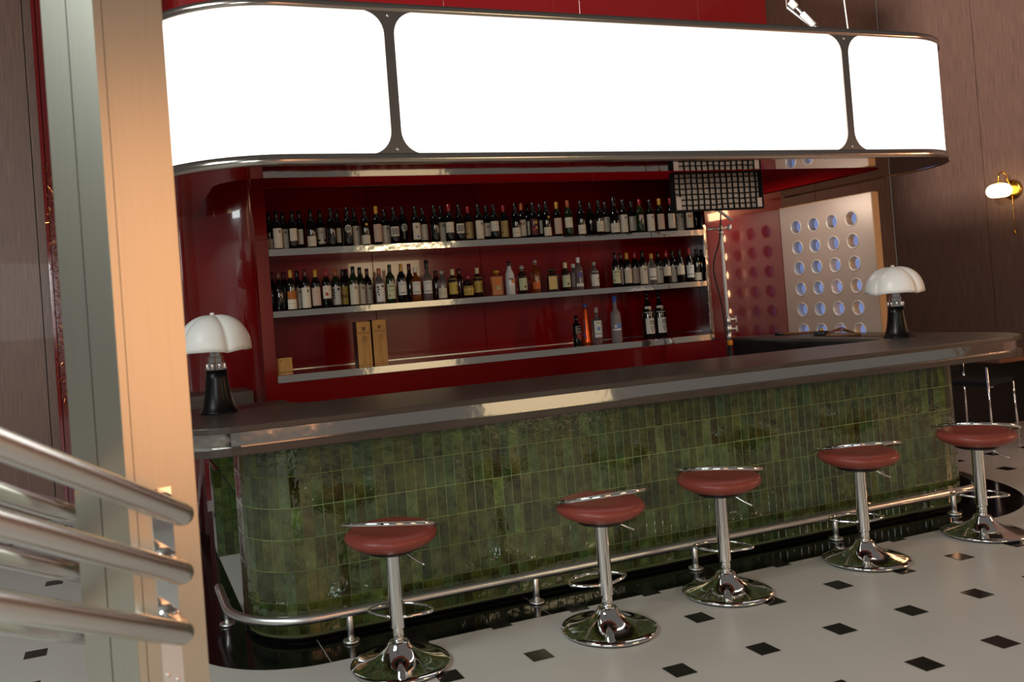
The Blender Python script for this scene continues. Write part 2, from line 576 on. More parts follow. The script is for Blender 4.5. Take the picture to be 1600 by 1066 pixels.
# double stone top with a polished band between
def slab_poly(d):
    L, R_, F = 0.12 + d, 5.796 - d, 3.925 + d
    rl, rr = 0.36 - d, 0.41 - d
    p = [(L, 4.975 - d)]
    p += arc(L + rl, F + rl, rl, 180, 270, 12)
    p += arc(R_ - rr, F + rr, rr, 270, 360, 12)
    p += [(R_, 6.298), (5.18 + d, 6.298)]
    p += [(x, y) for x, y in arc(5.18 + d - 0.12, 4.66 - d + 0.12, 0.12, 0, -90, 6)]
    p += arc(0.865 - d + 0.16, 4.66 - d + 0.16, 0.16, 270, 180, 6)
    p += [(0.865 - d, 4.975 - d)]
    return p
MB().prism(slab_poly(0), 1.060, 1.090, 0.004).build('upper_slab', M['slab'], bar)
MB().prism(slab_poly(0.028), 0.9935, 1.0605).build('polished_band', M['wavy_chrome'], bar)
MB().prism(slab_poly(0.0), 0.955, 0.994, 0.004).build('lower_slab', M['slab'], bar)
MB().box((5.30, 4.75, 0), (5.70, 6.298, 0.955)).build('wing_cabinet', M['dark'], bar)
MB().box((5.166, 4.84, 0.70), (5.1795, 6.296, 1.068)).build('wing_fascia', M['black'], bar)
MB().box((5.18, 4.84, 0.70), (5.3, 6.296, 0.954)).build('wing_drawer_bank', M['black'], bar)

# small tiled pedestal behind the bar entrance
ped = thing('tiled_pedestal', (0.68, 6.1, 0), 'green tiled pedestal with stone top behind the bar entrance', 'pedestal')
MB().box((0.515, 5.918, 0.0), (0.86, 6.30, 0.955)).build('grout_core', M['grout'], ped)
for c in range(6):
    for r in range(6):
        z = 0.004 + RH * (r + 0.5)
        o = bpy.data.objects.new('tile', tm)
        C.objects.link(o)
        o.parent = ped
        o.matrix_local = Matrix.Translation((0.545 + 0.0529 * c - 0.68, 5.918 - 6.1, z)) @ Matrix.Rotation(random.uniform(-0.004, 0.004), 4, 'Z')
MB().box((0.50, 5.905, 0.0), (0.516, 6.30, 0.956), 0.002).build('end_trim', M['chrome'], ped)
MB().prism([(0.30, 6.298), (0.30, 5.88), (0.82, 5.88), (0.82, 6.298)], 0.956, 1.09, 0.004).build('stone_top', M['slab'], ped)

# foot rail
rail = thing('foot_rail', (2.9, 4.0, 0), 'satin steel foot rail on short posts along the tiled bar', 'foot rail')
rp = []
cx, cy, rr = 0.80, 4.39, 0.395
rp += [(cx - rr, 4.75, 0.145), (cx - rr, 4.6, 0.145), (cx - rr, 4.45, 0.145)]
rp += [(x, y, 0.145) for x, y in arc(cx, cy, rr, 180, 270, 12)]
cx2 = 4.965
rp += [(x, y, 0.145) for x, y in arc(cx2, cy, rr, 270, 360, 12)]
rp += [(cx2 + rr, 4.5, 0.145), (cx2 + rr, 4.62, 0.145), (cx2 + rr, 4.72, 0.145)]
MB().tube(rp, 0.0225, 14).build('rail', M['satin'], rail)
for x, y in ((0.42, 4.56), (0.932, 3.996), (1.918, 3.996), (2.904, 3.996), (3.91, 3.996), (4.88, 3.996), (5.35, 4.62)):
    pm = MB().cyl((x, y, 0.004), (x, y, 0.135), 0.0165, 12)
    pm.build('post', M['satin'], rail)
    MB().lathe([(0, 0.002), (0.041, 0.002), (0.041, 0.012), (0.036, 0.016), (0.018, 0.018), (0, 0.018)], 18, Matrix.Translation((x, y, 0))).build('flange', M['satin'], rail)

# ------------------------------------------------------------------ light box above the bar
sign = thing('light_box_canopy', (3.04, 4.9, 2.335), 'long white backlit canopy with rounded ends and dark polished trim', 'light box')
LX, RX, LF, LR = 0.186, 5.90, 4.284, 0.70
ring_out = upath(LX + 0.014, RX - 0.014, LF + 0.014, LR - 0.014, 6.298, 6.298, n=16)
inner = ([(5.42, 6.298)] + [(x, y) for x, y in arc(5.42 - 0.22, 4.71 + 0.22, 0.22, 0, -90, 8)] + [(x, y) for x, y in arc(0.55 + 0.3, 4.71 + 0.3, 0.3, 270, 180, 8)] + [(0.55, 6.298)])
MB().prism([(x, y) for x, y, a, b in ring_out] + inner, 2.352, 3.178).build('housing', M['red_soft'], sign)
MB().prism([(x, y) for x, y, a, b in ring_out] + inner, 2.342, 2.3515).build('soffit', M['mirror'], sign)
MB().box((0.56, 4.72, 3.14), (5.41, 5.60, 3.165)).build('light_blocker', M['dark'], sign)  # unseen board added to keep high light out of the canopy opening
def trim(z0, z1, d, name):
    MB().ribbon(upath(LX - d, RX + d, LF - d, LR + d, 6.298, 6.298, n=20), z0, z1, 0.03 + d).build(name, M['trim_chrome'], sign)
trim(2.335, 2.389, 0.012, 'lower_trim')
trim(3.147, 3.190, 0.008, 'upper_trim')
full = upath(LX + 0.006, RX - 0.006, LF + 0.006, LR - 0.006, 6.298, 6.298, n=20, sub=0.06)
D1, D2 = 1.444, 4.591
iD1 = min(range(len(full)), key=lambda k: abs(full[k][0] - D1) + (0 if abs(full[k][3] + 1) < 1e-6 else 9))
iD2 = min(range(len(full)), key=lambda k: abs(full[k][0] - D2) + (0 if abs(full[k][3] + 1) < 1e-6 else 9))
for a, b in ((0, iD1), (iD1, iD2), (iD2, len(full) - 1)):
    MB().ribbon(full[a:b + 1], 2.388, 3.148, 0.006).build('light_panel', M['sign_white'], sign)
def divider(xc):
    h, f = 0.028, 0.125
    zt, zb = 3.150, 2.386
    p = [(xc + h + f, zt)] + [(xc - h - f, zt)]
    pts = []
    pts += arc(xc + h + f, zb + f, f, 270, 180, 8)
    pts += arc(xc + h + f, zt - f, f, 180, 90, 8)
    pts += arc(xc - h - f, zt - f, f, 90, 0, 8)
    pts += arc(xc - h - f, zb + f, f, 0, -90, 8)
    m = MB()
    m.prism(pts, 0, 0.012)
    m.b.transform(Matrix.Translation((0, LF + 0.008, 0)) @ Matrix.Rotation(PI / 2, 4, 'X'))
    d = m.build('divider', M['trim_chrome'], sign)
    for z in (zb - 0.0, zt - 0.0):
        MB().cyl((xc, LF - 0.006, z + (0.025 if z < 2.6 else -0.025)), (xc, LF - 0.0, z + (0.025 if z < 2.6 else -0.025)), 0.008, 10).build('screw', M['satin'], d)
divider(D1)
divider(D2)

# ------------------------------------------------------------------ red back bar with niche
bb = thing('back_bar', (3.1, 6.6, 0), 'glossy red lacquered back bar with a lit bottle niche', 'back bar')
NL, NR, NZ0, NZ1 = 1.064, 4.965, 1.088, 2.535
YW = 6.30
YN = 6.98
def rbox(lo, hi, name, m='red', bev=0.002):
    return MB().box(lo, hi, bev).build(name, M[m], bb)
rbox((0.97, YW, 0), (NR + 0.02, YW + 0.03, NZ0), 'base_front')
rbox((NR + 0.022, YW, 0), (5.84, YW + 0.03, NZ0 - 0.002), 'base_front')
rbox((0.97, YW, NZ0), (NL, YW + 0.03, NZ1), 'side_panel')
rbox((NR, YW, NZ0 + 0.001), (5.84, YW + 0.03, NZ1), 'side_panel')
for a, b in ((0.97, 2.6), (2.6, 3.848), (3.848, 5.068), (5.068, 5.84)):
    rbox((a + 0.0015, YW, NZ1 + 0.001), (b - 0.0015, YW + 0.03, 5.2), 'upper_panel')
MB().ribbon([(0.97 + 0.5 * math.cos(math.radians(a)), 6.80 + 0.5 * math.sin(math.radians(a)), math.cos(math.radians(a)), math.sin(math.radians(a))) for a in range(180, 271, 5)], 0, 5.2, 0.03).build('corner_panel', M['red'], bb)
rbox((0.47, 6.802, 0), (0.50, 7.99, 5.2), 'side_return')
rbox((5.81, YW + 0.032, 0), (5.84, 7.99, 5.2), 'side_return')
rbox((NL, YN, 0.9), (5.40, YN + 0.03, 2.75), 'niche_back')
for xa, xb in ((NL, 2.05), (2.05, 3.05), (3.05, 4.05), (4.05, 5.40)):
    rbox((xa + 0.0015, YN - 0.008, 1.09), (xb - 0.0015, YN - 0.001, 2.74), 'niche_panel', 'red_niche')
rbox((NL - 0.03, YW + 0.031, 0.9), (NL - 0.001, YN, 2.75), 'niche_side')
rbox((5.37, YW + 0.031, 0.9), (5.40, YN - 0.009, 2.75), 'niche_side')
rbox((NL, YW + 0.031, 2.75), (5.40, YN + 0.03, 2.78), 'niche_top')
for z0, z1, zt in ((1.090, 1.144, 'bottom'), (1.573, 1.620, 'middle'), (2.028, 2.080, 'top')):
    sh = rbox((NL + 0.001, YW + 0.012, z0 + 0.004), (5.365, YN - 0.01, z1 - 0.001), 'shelf')
    tl = 0.0035 if zt == 'bottom' else 0.0
    em = MB()
    em.box((NL + 0.001, YW - 0.003, z0), (NR - 0.03, YW + 0.0115, z1), 0.0015)
    for v in em.b.verts:
        if v.co.y < YW + 0.004 and v.co.z > (z0 + z1) / 2:
            v.co.y += tl
    em.build('shelf_edge', M['wavy_chrome'], sh)
    if zt == 'bottom':
        MB().box((NL + 0.002, YN - 0.022, z1 - 0.0005), (5.36, YN - 0.0095, z1 + 0.004)).build('back_lip', M['satin'], sh)
MB().box((NR - 0.029, YW - 0.004, 1.09), (NR + 0.006, YW + 0.011, 2.12), 0.002).build('niche_post', M['wavy_chrome'], bb)
# red return wall left of the bar, seen beside the column
rw = thing('red_wall_portal', (-0.3, 7.9, 0), 'narrow glossy red upright beside the brown wall, left of the column', 'portal')
MB().box((-0.50, 7.86, 0), (0.465, 7.985, 5.2), 0.003).build('upright', M['red'], rw)
MB().box((-0.53, 7.84, 0), (-0.50, 7.985, 5.2), 0.003).build('edge_strip', M['red_soft'], rw)
# ------------------------------------------------------------------ bar stools
def build_stool():
    t = thing('bar_stool', (0, 0, 0), None, 'bar stool')
    base = [(0, 0.004), (0.205, 0.004), (0.219, 0.008), (0.222, 0.014), (0.218, 0.019), (0.19, 0.024), (0.15, 0.033), (0.11, 0.047), (0.08, 0.064), (0.062, 0.081), (0.052, 0.094), (0.047, 0.104), (0.038, 0.112), (0.026, 0.115), (0, 0.115)]
    MB().lathe(base, 40).build('base', M['chrome'], t, True)
    MB().lathe([(0, 0), (0.212, 0), (0.212, 0.0042), (0, 0.0042)], 32).build('base_pad', M['black'], t, True)
    MB().cyl((0, 0, 0.11), (0, 0, 0.19), 0.0255, 20).build('lower_tube', M['chrome'], t, True)
    MB().lathe([(0.0255, 0.165), (0.031, 0.167), (0.0315, 0.172), (0.0315, 0.50), (0.034, 0.505), (0.034, 0.52), (0, 0.52)], 22).build('sleeve', M['chrome'], t, True)
    # D shaped foot ring on the far side of the sleeve
    pts = [(-0.03, 0.0, 0.213), (-0.10, 0.028, 0.215), (-0.136, 0.052, 0.216), (-0.145, 0.075, 0.216), (-0.132, 0.105, 0.216), (-0.085, 0.145, 0.216), (0, 0.165, 0.216),
           (0.085, 0.145, 0.216), (0.132, 0.105, 0.216), (0.145, 0.075, 0.216), (0.136, 0.052, 0.216), (0.10, 0.028, 0.215), (0.03, 0.0, 0.213)]
    MB().tube(smooth_pts(pts, 4), 0.0075, 8).build('foot_ring', M['chrome'], t, True)
    # seat cushion, slightly dished with a fat rolled rim
    sm = Matrix.Translation((0, 0, 0.52)) @ Matrix.Rotation(math.radians(1.5), 4, 'X')
    prof = [(0, 0.0), (0.09, 0.0), (0.14, 0.009), (0.178, 0.026), (0.199, 0.044), (0.205, 0.058), (0.2, 0.072), (0.184, 0.083), (0.155, 0.089), (0.10, 0.088), (0.05, 0.086), (0, 0.085)]
    se = MB().lathe(prof, 40, sm).build('seat', M['leather'], t, True)
    MB().lathe([(0, -0.012), (0.11, -0.012), (0.115, -0.004), (0.105, 0.002), (0, 0.002)], 24, sm).build('seat_plate', M['black'], t, True)
    # tilted chrome ring: low back rest, high on the near side
    rp_ = []
    for k in range(40):
        a = 2 * PI * k / 40
        rp_.append((0.217 * math.cos(a), 0.21 * math.sin(a), 0.622 - 0.052 * math.sin(a)))
    MB().tube(rp_, 0.0095, 8, closed=True).build('back_ring', M['chrome'], t, True)
    for a in (35, 145):
        ca, sa = math.cos(math.radians(a)), math.sin(math.radians(a))
        MB().cyl((0.15 * ca, 0.15 * sa, 0.533), (0.214 * ca, 0.207 * sa, 0.622 - 0.052 * sa), 0.0065, 8).build('ring_stay', M['chrome'], t, True)
    lv = smooth_pts([(0.04, -0.01, 0.512), (0.065, -0.018, 0.500), (0.105, -0.028, 0.475), (0.15, -0.04, 0.452)], 4)
    MB().tube(lv, 0.0045, 6).build('lever', M['chrome'], t, True)
    return t
stool = build_stool()
SG = 'bar stools along the foot rail'
spots = [(1.057, 3.623, -31, 'stool at the left end of the row, nearest the column, oxblood seat in chrome ring'),
         (2.038, 3.497, -1, 'oxblood stool with steeply tilted ring, second from the left of the row'),
         (2.800, 3.607, -36, 'middle stool of the five, oxblood seat under a level chrome ring'),
         (3.743, 3.623, -20, 'oxblood stool between the middle one and the last one by the bar end'),
         (4.652, 3.628, -48, 'oxblood stool at the far right end of the row beside the bar corner')]
for k, (x, y, rz, lb) in enumerate(spots):
    o = stool if k == 0 else copy_tree(stool)
    o.location = (x, y, 0.0005)
    o.rotation_euler = (0, 0, math.radians(rz))
    tag(o, lb, 'bar stool', SG)

# ------------------------------------------------------------------ table lamps with four lobed shades
def build_lamp():
    t = thing('table_lamp', (0, 0, 0), None, 'lamp')
    MB().lathe([(0, 0), (0.098, 0), (0.102, 0.003), (0.100, 0.008), (0.09, 0.02), (0.08, 0.045), (0.071, 0.085), (0.064, 0.13), (0.058, 0.18), (0.0555, 0.228), (0, 0.228)], 36).build('base', M['lamp_base'], t, True)
    n = MB()
    n.lathe([(0.0, 0.227), (0.057, 0.227), (0.057, 0.238), (0.049, 0.240), (0.049, 0.258), (0.051, 0.26), (0.051, 0.264), (0.040, 0.266), (0.040, 0.288), (0.042, 0.29), (0.042, 0.294), (0.031, 0.296), (0.031, 0.318), (0.020, 0.32), (0.020, 0.43), (0, 0.43)], 24, smooth=False)
    n.build('telescopic_neck', M['chrome'], t, True)
    for a in range(0, 360, 45):
        ca, sa = math.cos(math.radians(a)), math.sin(math.radians(a))
        MB().cyl((0.050 * ca, 0.050 * sa, 0.236), (0.050 * ca, 0.050 * sa, 0.262), 0.006, 8).build('neck_rod', M['chrome'], t, True)
    # shade
    m = MB()
    N, K = 96, 14
    rings = []
    for k in range(K + 1):
        ph = PI / 2 * (k / K)
        ring = []
        for j in range(N):
            th = 2 * PI * j / N
            d = abs(((th / (PI / 2)) % 1) - 0.5) * 2   # 1 at a crease, 0 at the middle of a lobe
            q = math.sin(ph)
            r = 0.186 * q ** 0.95 * (1 + 0.05 * (1 - d ** 2) * q - 0.075 * d ** 8 * q ** 0.6)
            z = 0.512 - 0.185 * (1 - math.cos(ph)) ** 0.94 + 0.034 * (1 - d ** 2.2) * q ** 0.8 * (1 - (k / K) ** 3) - 0.012 * d ** 3 * (k / K) ** 6
            ring.append(m.b.verts.new((r * math.cos(th), r * math.sin(th), z)))
        rings.append(ring)
    for a, c in zip(rings, rings[1:]):
        for j in range(N):
            f = m.b.faces.new((a[j], a[(j + 1) % N], c[(j + 1) % N], c[j]))
            f.smooth = True
    bmesh.ops.remove_doubles(m.b, verts=m.b.verts, dist=0.0004)
    s = m.build('shade', M['shade'], t, True)
    md = s.modifiers.new('thick', 'SOLIDIFY')
    md.thickness = 0.004
    MB().lathe([(0, 0.530), (0.010, 0.528), (0.013, 0.522), (0.010, 0.514), (0.006, 0.508), (0, 0.507)], 14).build('finial', M['shade'], t, True)
    for a in (60, 180, 300):
        ca, sa = math.cos(math.radians(a)), math.sin(math.radians(a))
        MB().cyl((0.015 * ca, 0.015 * sa, 0.40), (0.10 * ca, 0.10 * sa, 0.475), 0.003, 6).build('shade_stay', M['chrome'], t, True)
    return t
lamp = build_lamp()
lamp.location = (0.462, 4.632, 1.0902)
lamp.rotation_euler = (0, 0, math.radians(16))
tag(lamp, 'white lobed lamp on black flared base at the left end of the counter', 'lamp', 'pair of lobed table lamps')
l2 = copy_tree(lamp)
l2.location = (5.33, 4.70, 1.0902)
l2.rotation_euler = (0, 0, math.radians(4))
tag(l2, 'white lobed lamp on black flared base beside the perforated panel', 'lamp', 'pair of lobed table lamps')

# ------------------------------------------------------------------ perforated panel at the end of the counter wing
pn = thing('perforated_panel', (5.82, 5.78, 0), 'tall champagne metal panel with round holes behind the counter wing', 'panel')
PX, PT = 5.803, 0.066
HY = [5.485 + 0.2075 * k for k in range(4)]
HZ = [1.105 + 0.188 * k for k in range(-2, 6)]
RHOLE = 0.060
def perf_face(m, x, flip):
    ys = [5.27] + [HY[0] - 0.10375 + 0.2075 * k for k in range(5)] + [6.296]
    zs = [0.0] + [HZ[0] - 0.094 + 0.188 * k for k in range(9)] + [2.232]
    if ys[-2] > 6.29:
        ys[-2] = 6.285
    for iy in range(len(ys) - 1):
        for iz in range(len(zs) - 1):
            y0, y1, z0, z1 = ys[iy], ys[iy + 1], zs[iz], zs[iz + 1]
            if 1 <= iy <= 4 and 1 <= iz <= 8:
                cy_, cz_ = HY[iy - 1], HZ[iz - 1]
                n = 24
                inn, out = [], []
                for k in range(n):
                    a = 2 * PI * (k + 0.5) / n
                    c, s = math.cos(a), math.sin(a)
                    inn.append(m.b.verts.new((x, cy_ + RHOLE * c, cz_ + RHOLE * s)))
                    ty = (y1 - cy_) / c if c > 0 else (y0 - cy_) / c
                    tz = (z1 - cz_) / s if s > 0 else (z0 - cz_) / s
                    tt = min(ty, tz)
                    out.append(m.b.verts.new((x, cy_ + tt * c, cz_ + tt * s)))
                for k in range(n):
                    j = (k + 1) % n
                    m.b.faces.new((inn[k], inn[j], out[j], out[k]))
                for sy, sz in ((y1, z1), (y0, z1), (y0, z0), (y1, z0)):
                    cand = sorted(out, key=lambda v: abs(v.co.y - sy) + abs(v.co.z - sz))[:2]
                    m.b.faces.new((cand[0], cand[1], m.b.verts.new((x, sy, sz))))
            else:
                m.quad((x, y0, z0), (x, y1, z0), (x, y1, z1), (x, y0, z1))
fm = MB()
perf_face(fm, PX, False)
perf_face(fm, PX + 0.012, True)
fm.build('face_sheet', M['champagne'], pn)
MB().box((PX, 5.258, 0), (PX + PT, 5.2705, 2.234), 0.001).build('front_edge', M['oak'], pn)
MB().box((PX, 5.2706, 2.232), (PX + PT, 6.296, 2.24), 0.001).build('top_edge', M['oak'], pn)
MB().box((6.06, 5.56, 0.6), (6.075, 6.85, 2.12)).build('glow_sheet', M['glow_blue'], pn)  # added glowing sheet, stands in for bluish room light behind the holes
for y in (5.62, 6.22):
    for z in (0.7, 2.0):
        MB().cyl((PX + 0.012, y - 0.04, z), (6.062, y, z), 0.008, 8).build('spacer', M['satin'], pn)
rme = MB().lathe([(RHOLE - 0.005, 0.0), (RHOLE - 0.001, -0.004), (RHOLE + 0.005, -0.003), (RHOLE + 0.006, 0.0005), (RHOLE + 0.0005, 0.0008), (RHOLE - 0.0005, 0.061), (RHOLE - 0.006, 0.061), (RHOLE - 0.005, 0.0)], 28).mesh('hole_ring', M['ring'])
for y in HY:
    for z in HZ[2:]:
        inst('hole_ring', rme, pn, Matrix.Translation((PX - pn.location.x, y - pn.location.y, z)) @ Matrix.Rotation(PI / 2, 4, 'Y'))

# ------------------------------------------------------------------ soft box on its stand
sb = thing('grid_softbox', (4.395, 5.42, 2.295), 'black softbox with a fabric grid hanging under the canopy', 'softbox', rz=math.radians(-3))
m = MB()
W2, H2 = 0.395, 0.145
def frust(y0, a, y1, b):
    A = [(-a[0], y0, -a[1]), (a[0], y0, -a[1]), (a[0], y0, a[1]), (-a[0], y0, a[1])]
    B = [(-b[0], y1, -b[1]), (b[0], y1, -b[1]), (b[0], y1, b[1]), (-b[0], y1, b[1])]
    for k in range(4):
        m.quad(A[k], A[(k + 1) % 4], B[(k + 1) % 4], B[k])
    m.quad(*B)
frust(-0.03, (W2, H2), 0.02, (W2, H2))
frust(0.02, (W2, H2), 0.16, (0.14, 0.07))
m.build('hood', M['black_fabric'], sb, True)
MB().box((-W2 + 0.004, -0.004, -H2 + 0.004), (W2 - 0.004, 0.0, H2 - 0.004)).build('diffuser', M['diffuser'], sb, True)
for sx0, sx1, sz0, sz1 in ((-W2 - 0.006, W2 + 0.006, -H2 - 0.006, -H2 + 0.008), (-W2 - 0.006, W2 + 0.006, H2 - 0.008, H2 + 0.006), (-W2 - 0.006, -W2 + 0.008, -H2, H2), (W2 - 0.008, W2 + 0.006, -H2, H2)):
    MB().box((sx0, -0.045, sz0), (sx1, -0.006, sz1), 0.002).build('rim', M['black_fabric'], sb, True)
for k in range(1, 15):
    x = -W2 + 2 * W2 * k / 15
    pts = [(x + random.uniform(-0.0025, 0.0025), -0.036, -H2 + 2 * H2 * j / 7) for j in range(8)]
    g = MB()
    for p, q in zip(pts, pts[1:]):
        g.quad((p[0] - 0.0038, -0.040, p[2]), (p[0] + 0.0038, -0.040, p[2]), (q[0] + 0.0038, -0.040, q[2]), (q[0] - 0.0038, -0.040, q[2]))
        g.quad((p[0], -0.040, p[2]), (p[0], -0.022, p[2]), (q[0], -0.022, q[2]), (q[0], -0.040, q[2]))
    g.build('grid_strip', M['black_fabric'], sb, True)
for k in range(1, 7):
    z = -H2 + 2 * H2 * k / 7
    g = MB()
    pts = [(-W2 + 2 * W2 * j / 15, z + random.uniform(-0.004, 0.004)) for j in range(16)]
    for p, q in zip(pts, pts[1:]):
        g.quad((p[0], -0.041, p[1] - 0.0045), (q[0], -0.041, q[1] - 0.0045), (q[0], -0.041, q[1] + 0.0045), (p[0], -0.041, p[1] + 0.0045))
        g.quad((p[0], -0.041, p[1]), (q[0], -0.041, q[1]), (q[0], -0.022, q[1]), (p[0], -0.022, p[1]))
    g.build('grid_strip', M['black_fabric'], sb, True)
for x0, x1, h in ((-W2 + 0.008, -W2 + 0.052, 0.098), (W2 - 0.055, W2 - 0.012, 0.072)):
    MB().box((x0, -0.046, -H2 + 0.008), (x1, -0.0425, -H2 + 0.008 + h), 0.002).build('corner_tab', M['diffuser'], sb, True)
MB().cyl((0.0, 0.16, 0.0), (0.0, 0.22, 0.0), 0.05, 18).build('lamp_head', M['black'], sb, True)
MB().cyl((0.0, 0.215, 0.0), (0.42, 0.40, -0.19), 0.012, 10).build('mount_arm', M['satin'], sb, True)

st = thing('light_stand', (4.805, 5.9, 0), 'white tube light stand with chrome clamps in front of the red wall', 'light stand')
for a in (30, 150, 270):
    ca, sa = math.cos(math.radians(a)), math.sin(math.radians(a))
    MB().tube([(4.805, 5.9, 0.42), (4.805 + 0.16 * ca, 5.9 + 0.16 * sa, 0.22), (4.805 + 0.34 * ca, 5.9 + 0.34 * sa, 0.015)], 0.011, 8).build('leg', M['black'], st)
MB().cyl((4.805, 5.9, 0.30), (4.805, 5.9, 1.10), 0.017, 12).build('lower_pole', M['black'], st)
MB().cyl((4.805, 5.9, 1.29), (4.805, 5.9, 2.00), 0.0135, 12).build('white_tube', M['white_paint'], st)
MB().cyl((4.805, 5.9, 1.06), (4.805, 5.9, 1.10), 0.024, 12).build('knob', M['orange'], st)
for z0, z1, r in ((1.10, 1.17, 0.019), (1.17, 1.23, 0.026), (1.23, 1.30, 0.021), (1.995, 2.035, 0.02), (2.035, 2.085, 0.016)):
    MB().cyl((4.805, 5.9, z0), (4.805, 5.9, z1), r, 12).build('clamp', M['satin'], st)
for z in (1.195, 1.275):
    MB().cyl((4.815, 5.88, z), (4.86, 5.87, z), 0.010, 8).build('wing_screw', M['satin'], st)
    MB().box((4.858, 5.862, z - 0.026), (4.866, 5.878, z + 0.026), 0.002, 0.3).build('wing_nut', M['satin'], st)
MB().cyl((4.68, 5.905, 2.045), (4.88, 5.895, 2.05), 0.012, 10).build('cross_arm', M['satin'], st)
MB().cyl((4.885, 5.885, 2.03), (4.885, 5.885, 2.075), 0.017, 10).build('cross_knob', M['satin'], st)
cb = MB().tube(smooth_pts([(4.74, 5.80, 2.20), (4.72, 5.82, 1.95), (4.66, 5.85, 1.72), (4.72, 5.86, 1.42), (4.745, 5.87, 1.2), (4.76, 5.88, 0.9)], 6), 0.006, 6).build('power_cable', M['cable'])
tag(cb, 'thin black cable hanging beside the white tube stand', 'cable')

# ------------------------------------------------------------------ cord with adapter on the counter wing
cdn = thing('extension_lead', (5.5, 5.5, 1.09), 'tangled brown cord with black adapter lying on the counter wing', 'cable')
MB().tube(smooth_pts([(5.47, 6.02, 1.102), (5.46, 5.86, 1.106), (5.50, 5.70, 1.112), (5.47, 5.60, 1.105)], 5), 0.011, 8).build('cable_run', M['cord'], cdn)
ad = MB().box((5.42, 5.50, 1.0905), (5.50, 5.61, 1.128), 0.008).build('adapter', M['black'], cdn)
MB().cyl((5.46, 5.555, 1.127), (5.46, 5.555, 1.145), 0.018, 12).build('adapter_plug', M['brass'], cdn)
for k in range(3):
    dz = 0.018 * k
    MB().tube(smooth_pts([(5.47, 5.50, 1.11), (5.45 + 0.02 * k, 5.38, 1.128 + dz * 0.6), (5.43 - 0.02 * k, 5.22, 1.122 + dz * 0.5), (5.42, 5.12, 1.10), (5.40 + 0.04 * k, 5.25, 1.0965), (5.36 + 0.03 * k, 5.40, 1.0965), (5.46, 5.49, 1.10)], 6), 0.0055, 6).build('loop', M['cord'], cdn)
MB().tube(smooth_pts([(5.42, 5.13, 1.0965), (5.36, 5.0, 1.0965), (5.40, 4.9, 1.0965), (5.42, 4.80, 1.0965)], 6), 0.005, 6).build('tail', M['cord'], cdn)
MB().cyl((5.43, 6.06, 1.103), (5.47, 6.0, 1.103), 0.014, 10).build('plug', M['black'], cdn)

# hanging switch under the slab at the left end
hs = thing('hanging_switch', (0.42, 5.0, 0.8), 'small brown inline switch on a black cord hanging below the counter end', 'switch')
MB().tube(smooth_pts([(0.432, 4.9, 0.955), (0.425, 4.9, 0.86), (0.417, 4.9, 0.80)], 4), 0.0035, 6).build('cord', M['cable'], hs)
MB().cyl((0.414, 4.9, 0.805), (0.452, 4.9, 0.75), 0.013, 8).build('switch_body', M['c_b'], hs)
MB().tube(smooth_pts([(0.452, 4.9, 0.75), (0.50, 4.88, 0.68), (0.54, 4.86, 0.60)], 4), 0.0035, 6).build('cord', M['cable'], hs)

# ------------------------------------------------------------------ struts and wire holding the canopy
for nm, a, b, lb in (('hanging_strap', (4.512, 4.62, 3.478), (4.684, 4.5, 3.192), 'grey strap with a white tensioner above the canopy, left of the pair'),
                     ('hanging_strap', (4.56, 4.70, 3.47), (4.814, 4.58, 3.192), 'plain grey strap slanting down to the canopy, right of the pair')):
    a, b = Vector(a), Vector(b)
    top = a + (a - b) * 0.05
    t = thing(nm, b, lb, 'strap', 'straps holding the canopy')
    MB().cyl(top, b, 0.013, 8).build('webbing', M['satin'], t)
    MB().cyl(top, top + Vector((-0.05, 0.0, 1.6)), 0.006, 8).build('drop_wire', M['satin'], t)
    if 'white' in lb:
        MB().cyl(a + (b - a) * 0.28, a + (b - a) * 0.62, 0.021, 10).build('tensioner', M['white_paint'], t)
        MB().cyl(a + (b - a) * -0.05, a + (b - a) * 0.12, 0.024, 10).build('hook', M['white_paint'], t)
t = MB().cyl((4.878, 4.5, 3.186), (4.80, 4.5, 4.3), 0.005, 8).build('suspension_wire', M['white_paint'])
tag(t, 'thin white wire rising from the right part of the canopy', 'wire')

# ------------------------------------------------------------------ wall lamp
sc = thing('wall_lamp', (9.14, 6.46, 2.38), 'lit brass wall lamp with oval opal globe and pull cord', 'wall lamp')
mY = Matrix.Translation((9.149, 6.47, 2.37)) @ Matrix.Rotation(-PI / 2, 4, 'Y')
MB().lathe([(0, 0), (0.105, 0), (0.105, 0.012), (0.09, 0.024), (0, 0.026)], 28, mY).build('back_plate', M['brass'], sc)
gm = Matrix.Translation((8.98, 6.50, 2.365)) @ Matrix.Diagonal((1, 1, 0.66, 1))
gp_ = [(0, -0.105), (0.07, -0.105)] + [(0.122 * math.sin(PI * (0.2 + 0.8 * k / 14)) ** 0.72 if k < 14 else 0, -0.122 * math.cos(PI * (0.2 + 0.8 * k / 14))) for k in range(15)]
MB().lathe(gp_, 28, gm).build('globe', M['globe'], sc)
MB().tube(smooth_pts([(9.13, 6.47, 2.40), (9.08, 6.47, 2.48), (9.06, 6.475, 2.545), (9.02, 6.485, 2.565), (8.985, 6.495, 2.53), (8.98, 6.50, 2.45)], 6), 0.008, 8).build('arm', M['brass'], sc)
MB().cyl((8.98, 6.50, 2.445), (8.98, 6.50, 2.465), 0.03, 14).build('globe_cap', M['brass'], sc)
MB().cyl((9.12, 6.46, 1.92), (9.12, 6.46, 2.30), 0.004, 6).build('pull_cord', M['brass'], sc)
MB().lathe([(0, 0), (0.012, 0.004), (0.015, 0.018), (0.009, 0.04), (0, 0.042)], 12, Matrix.Translation((9.12, 6.46, 1.885))).build('pull_knob', M['brass'], sc)

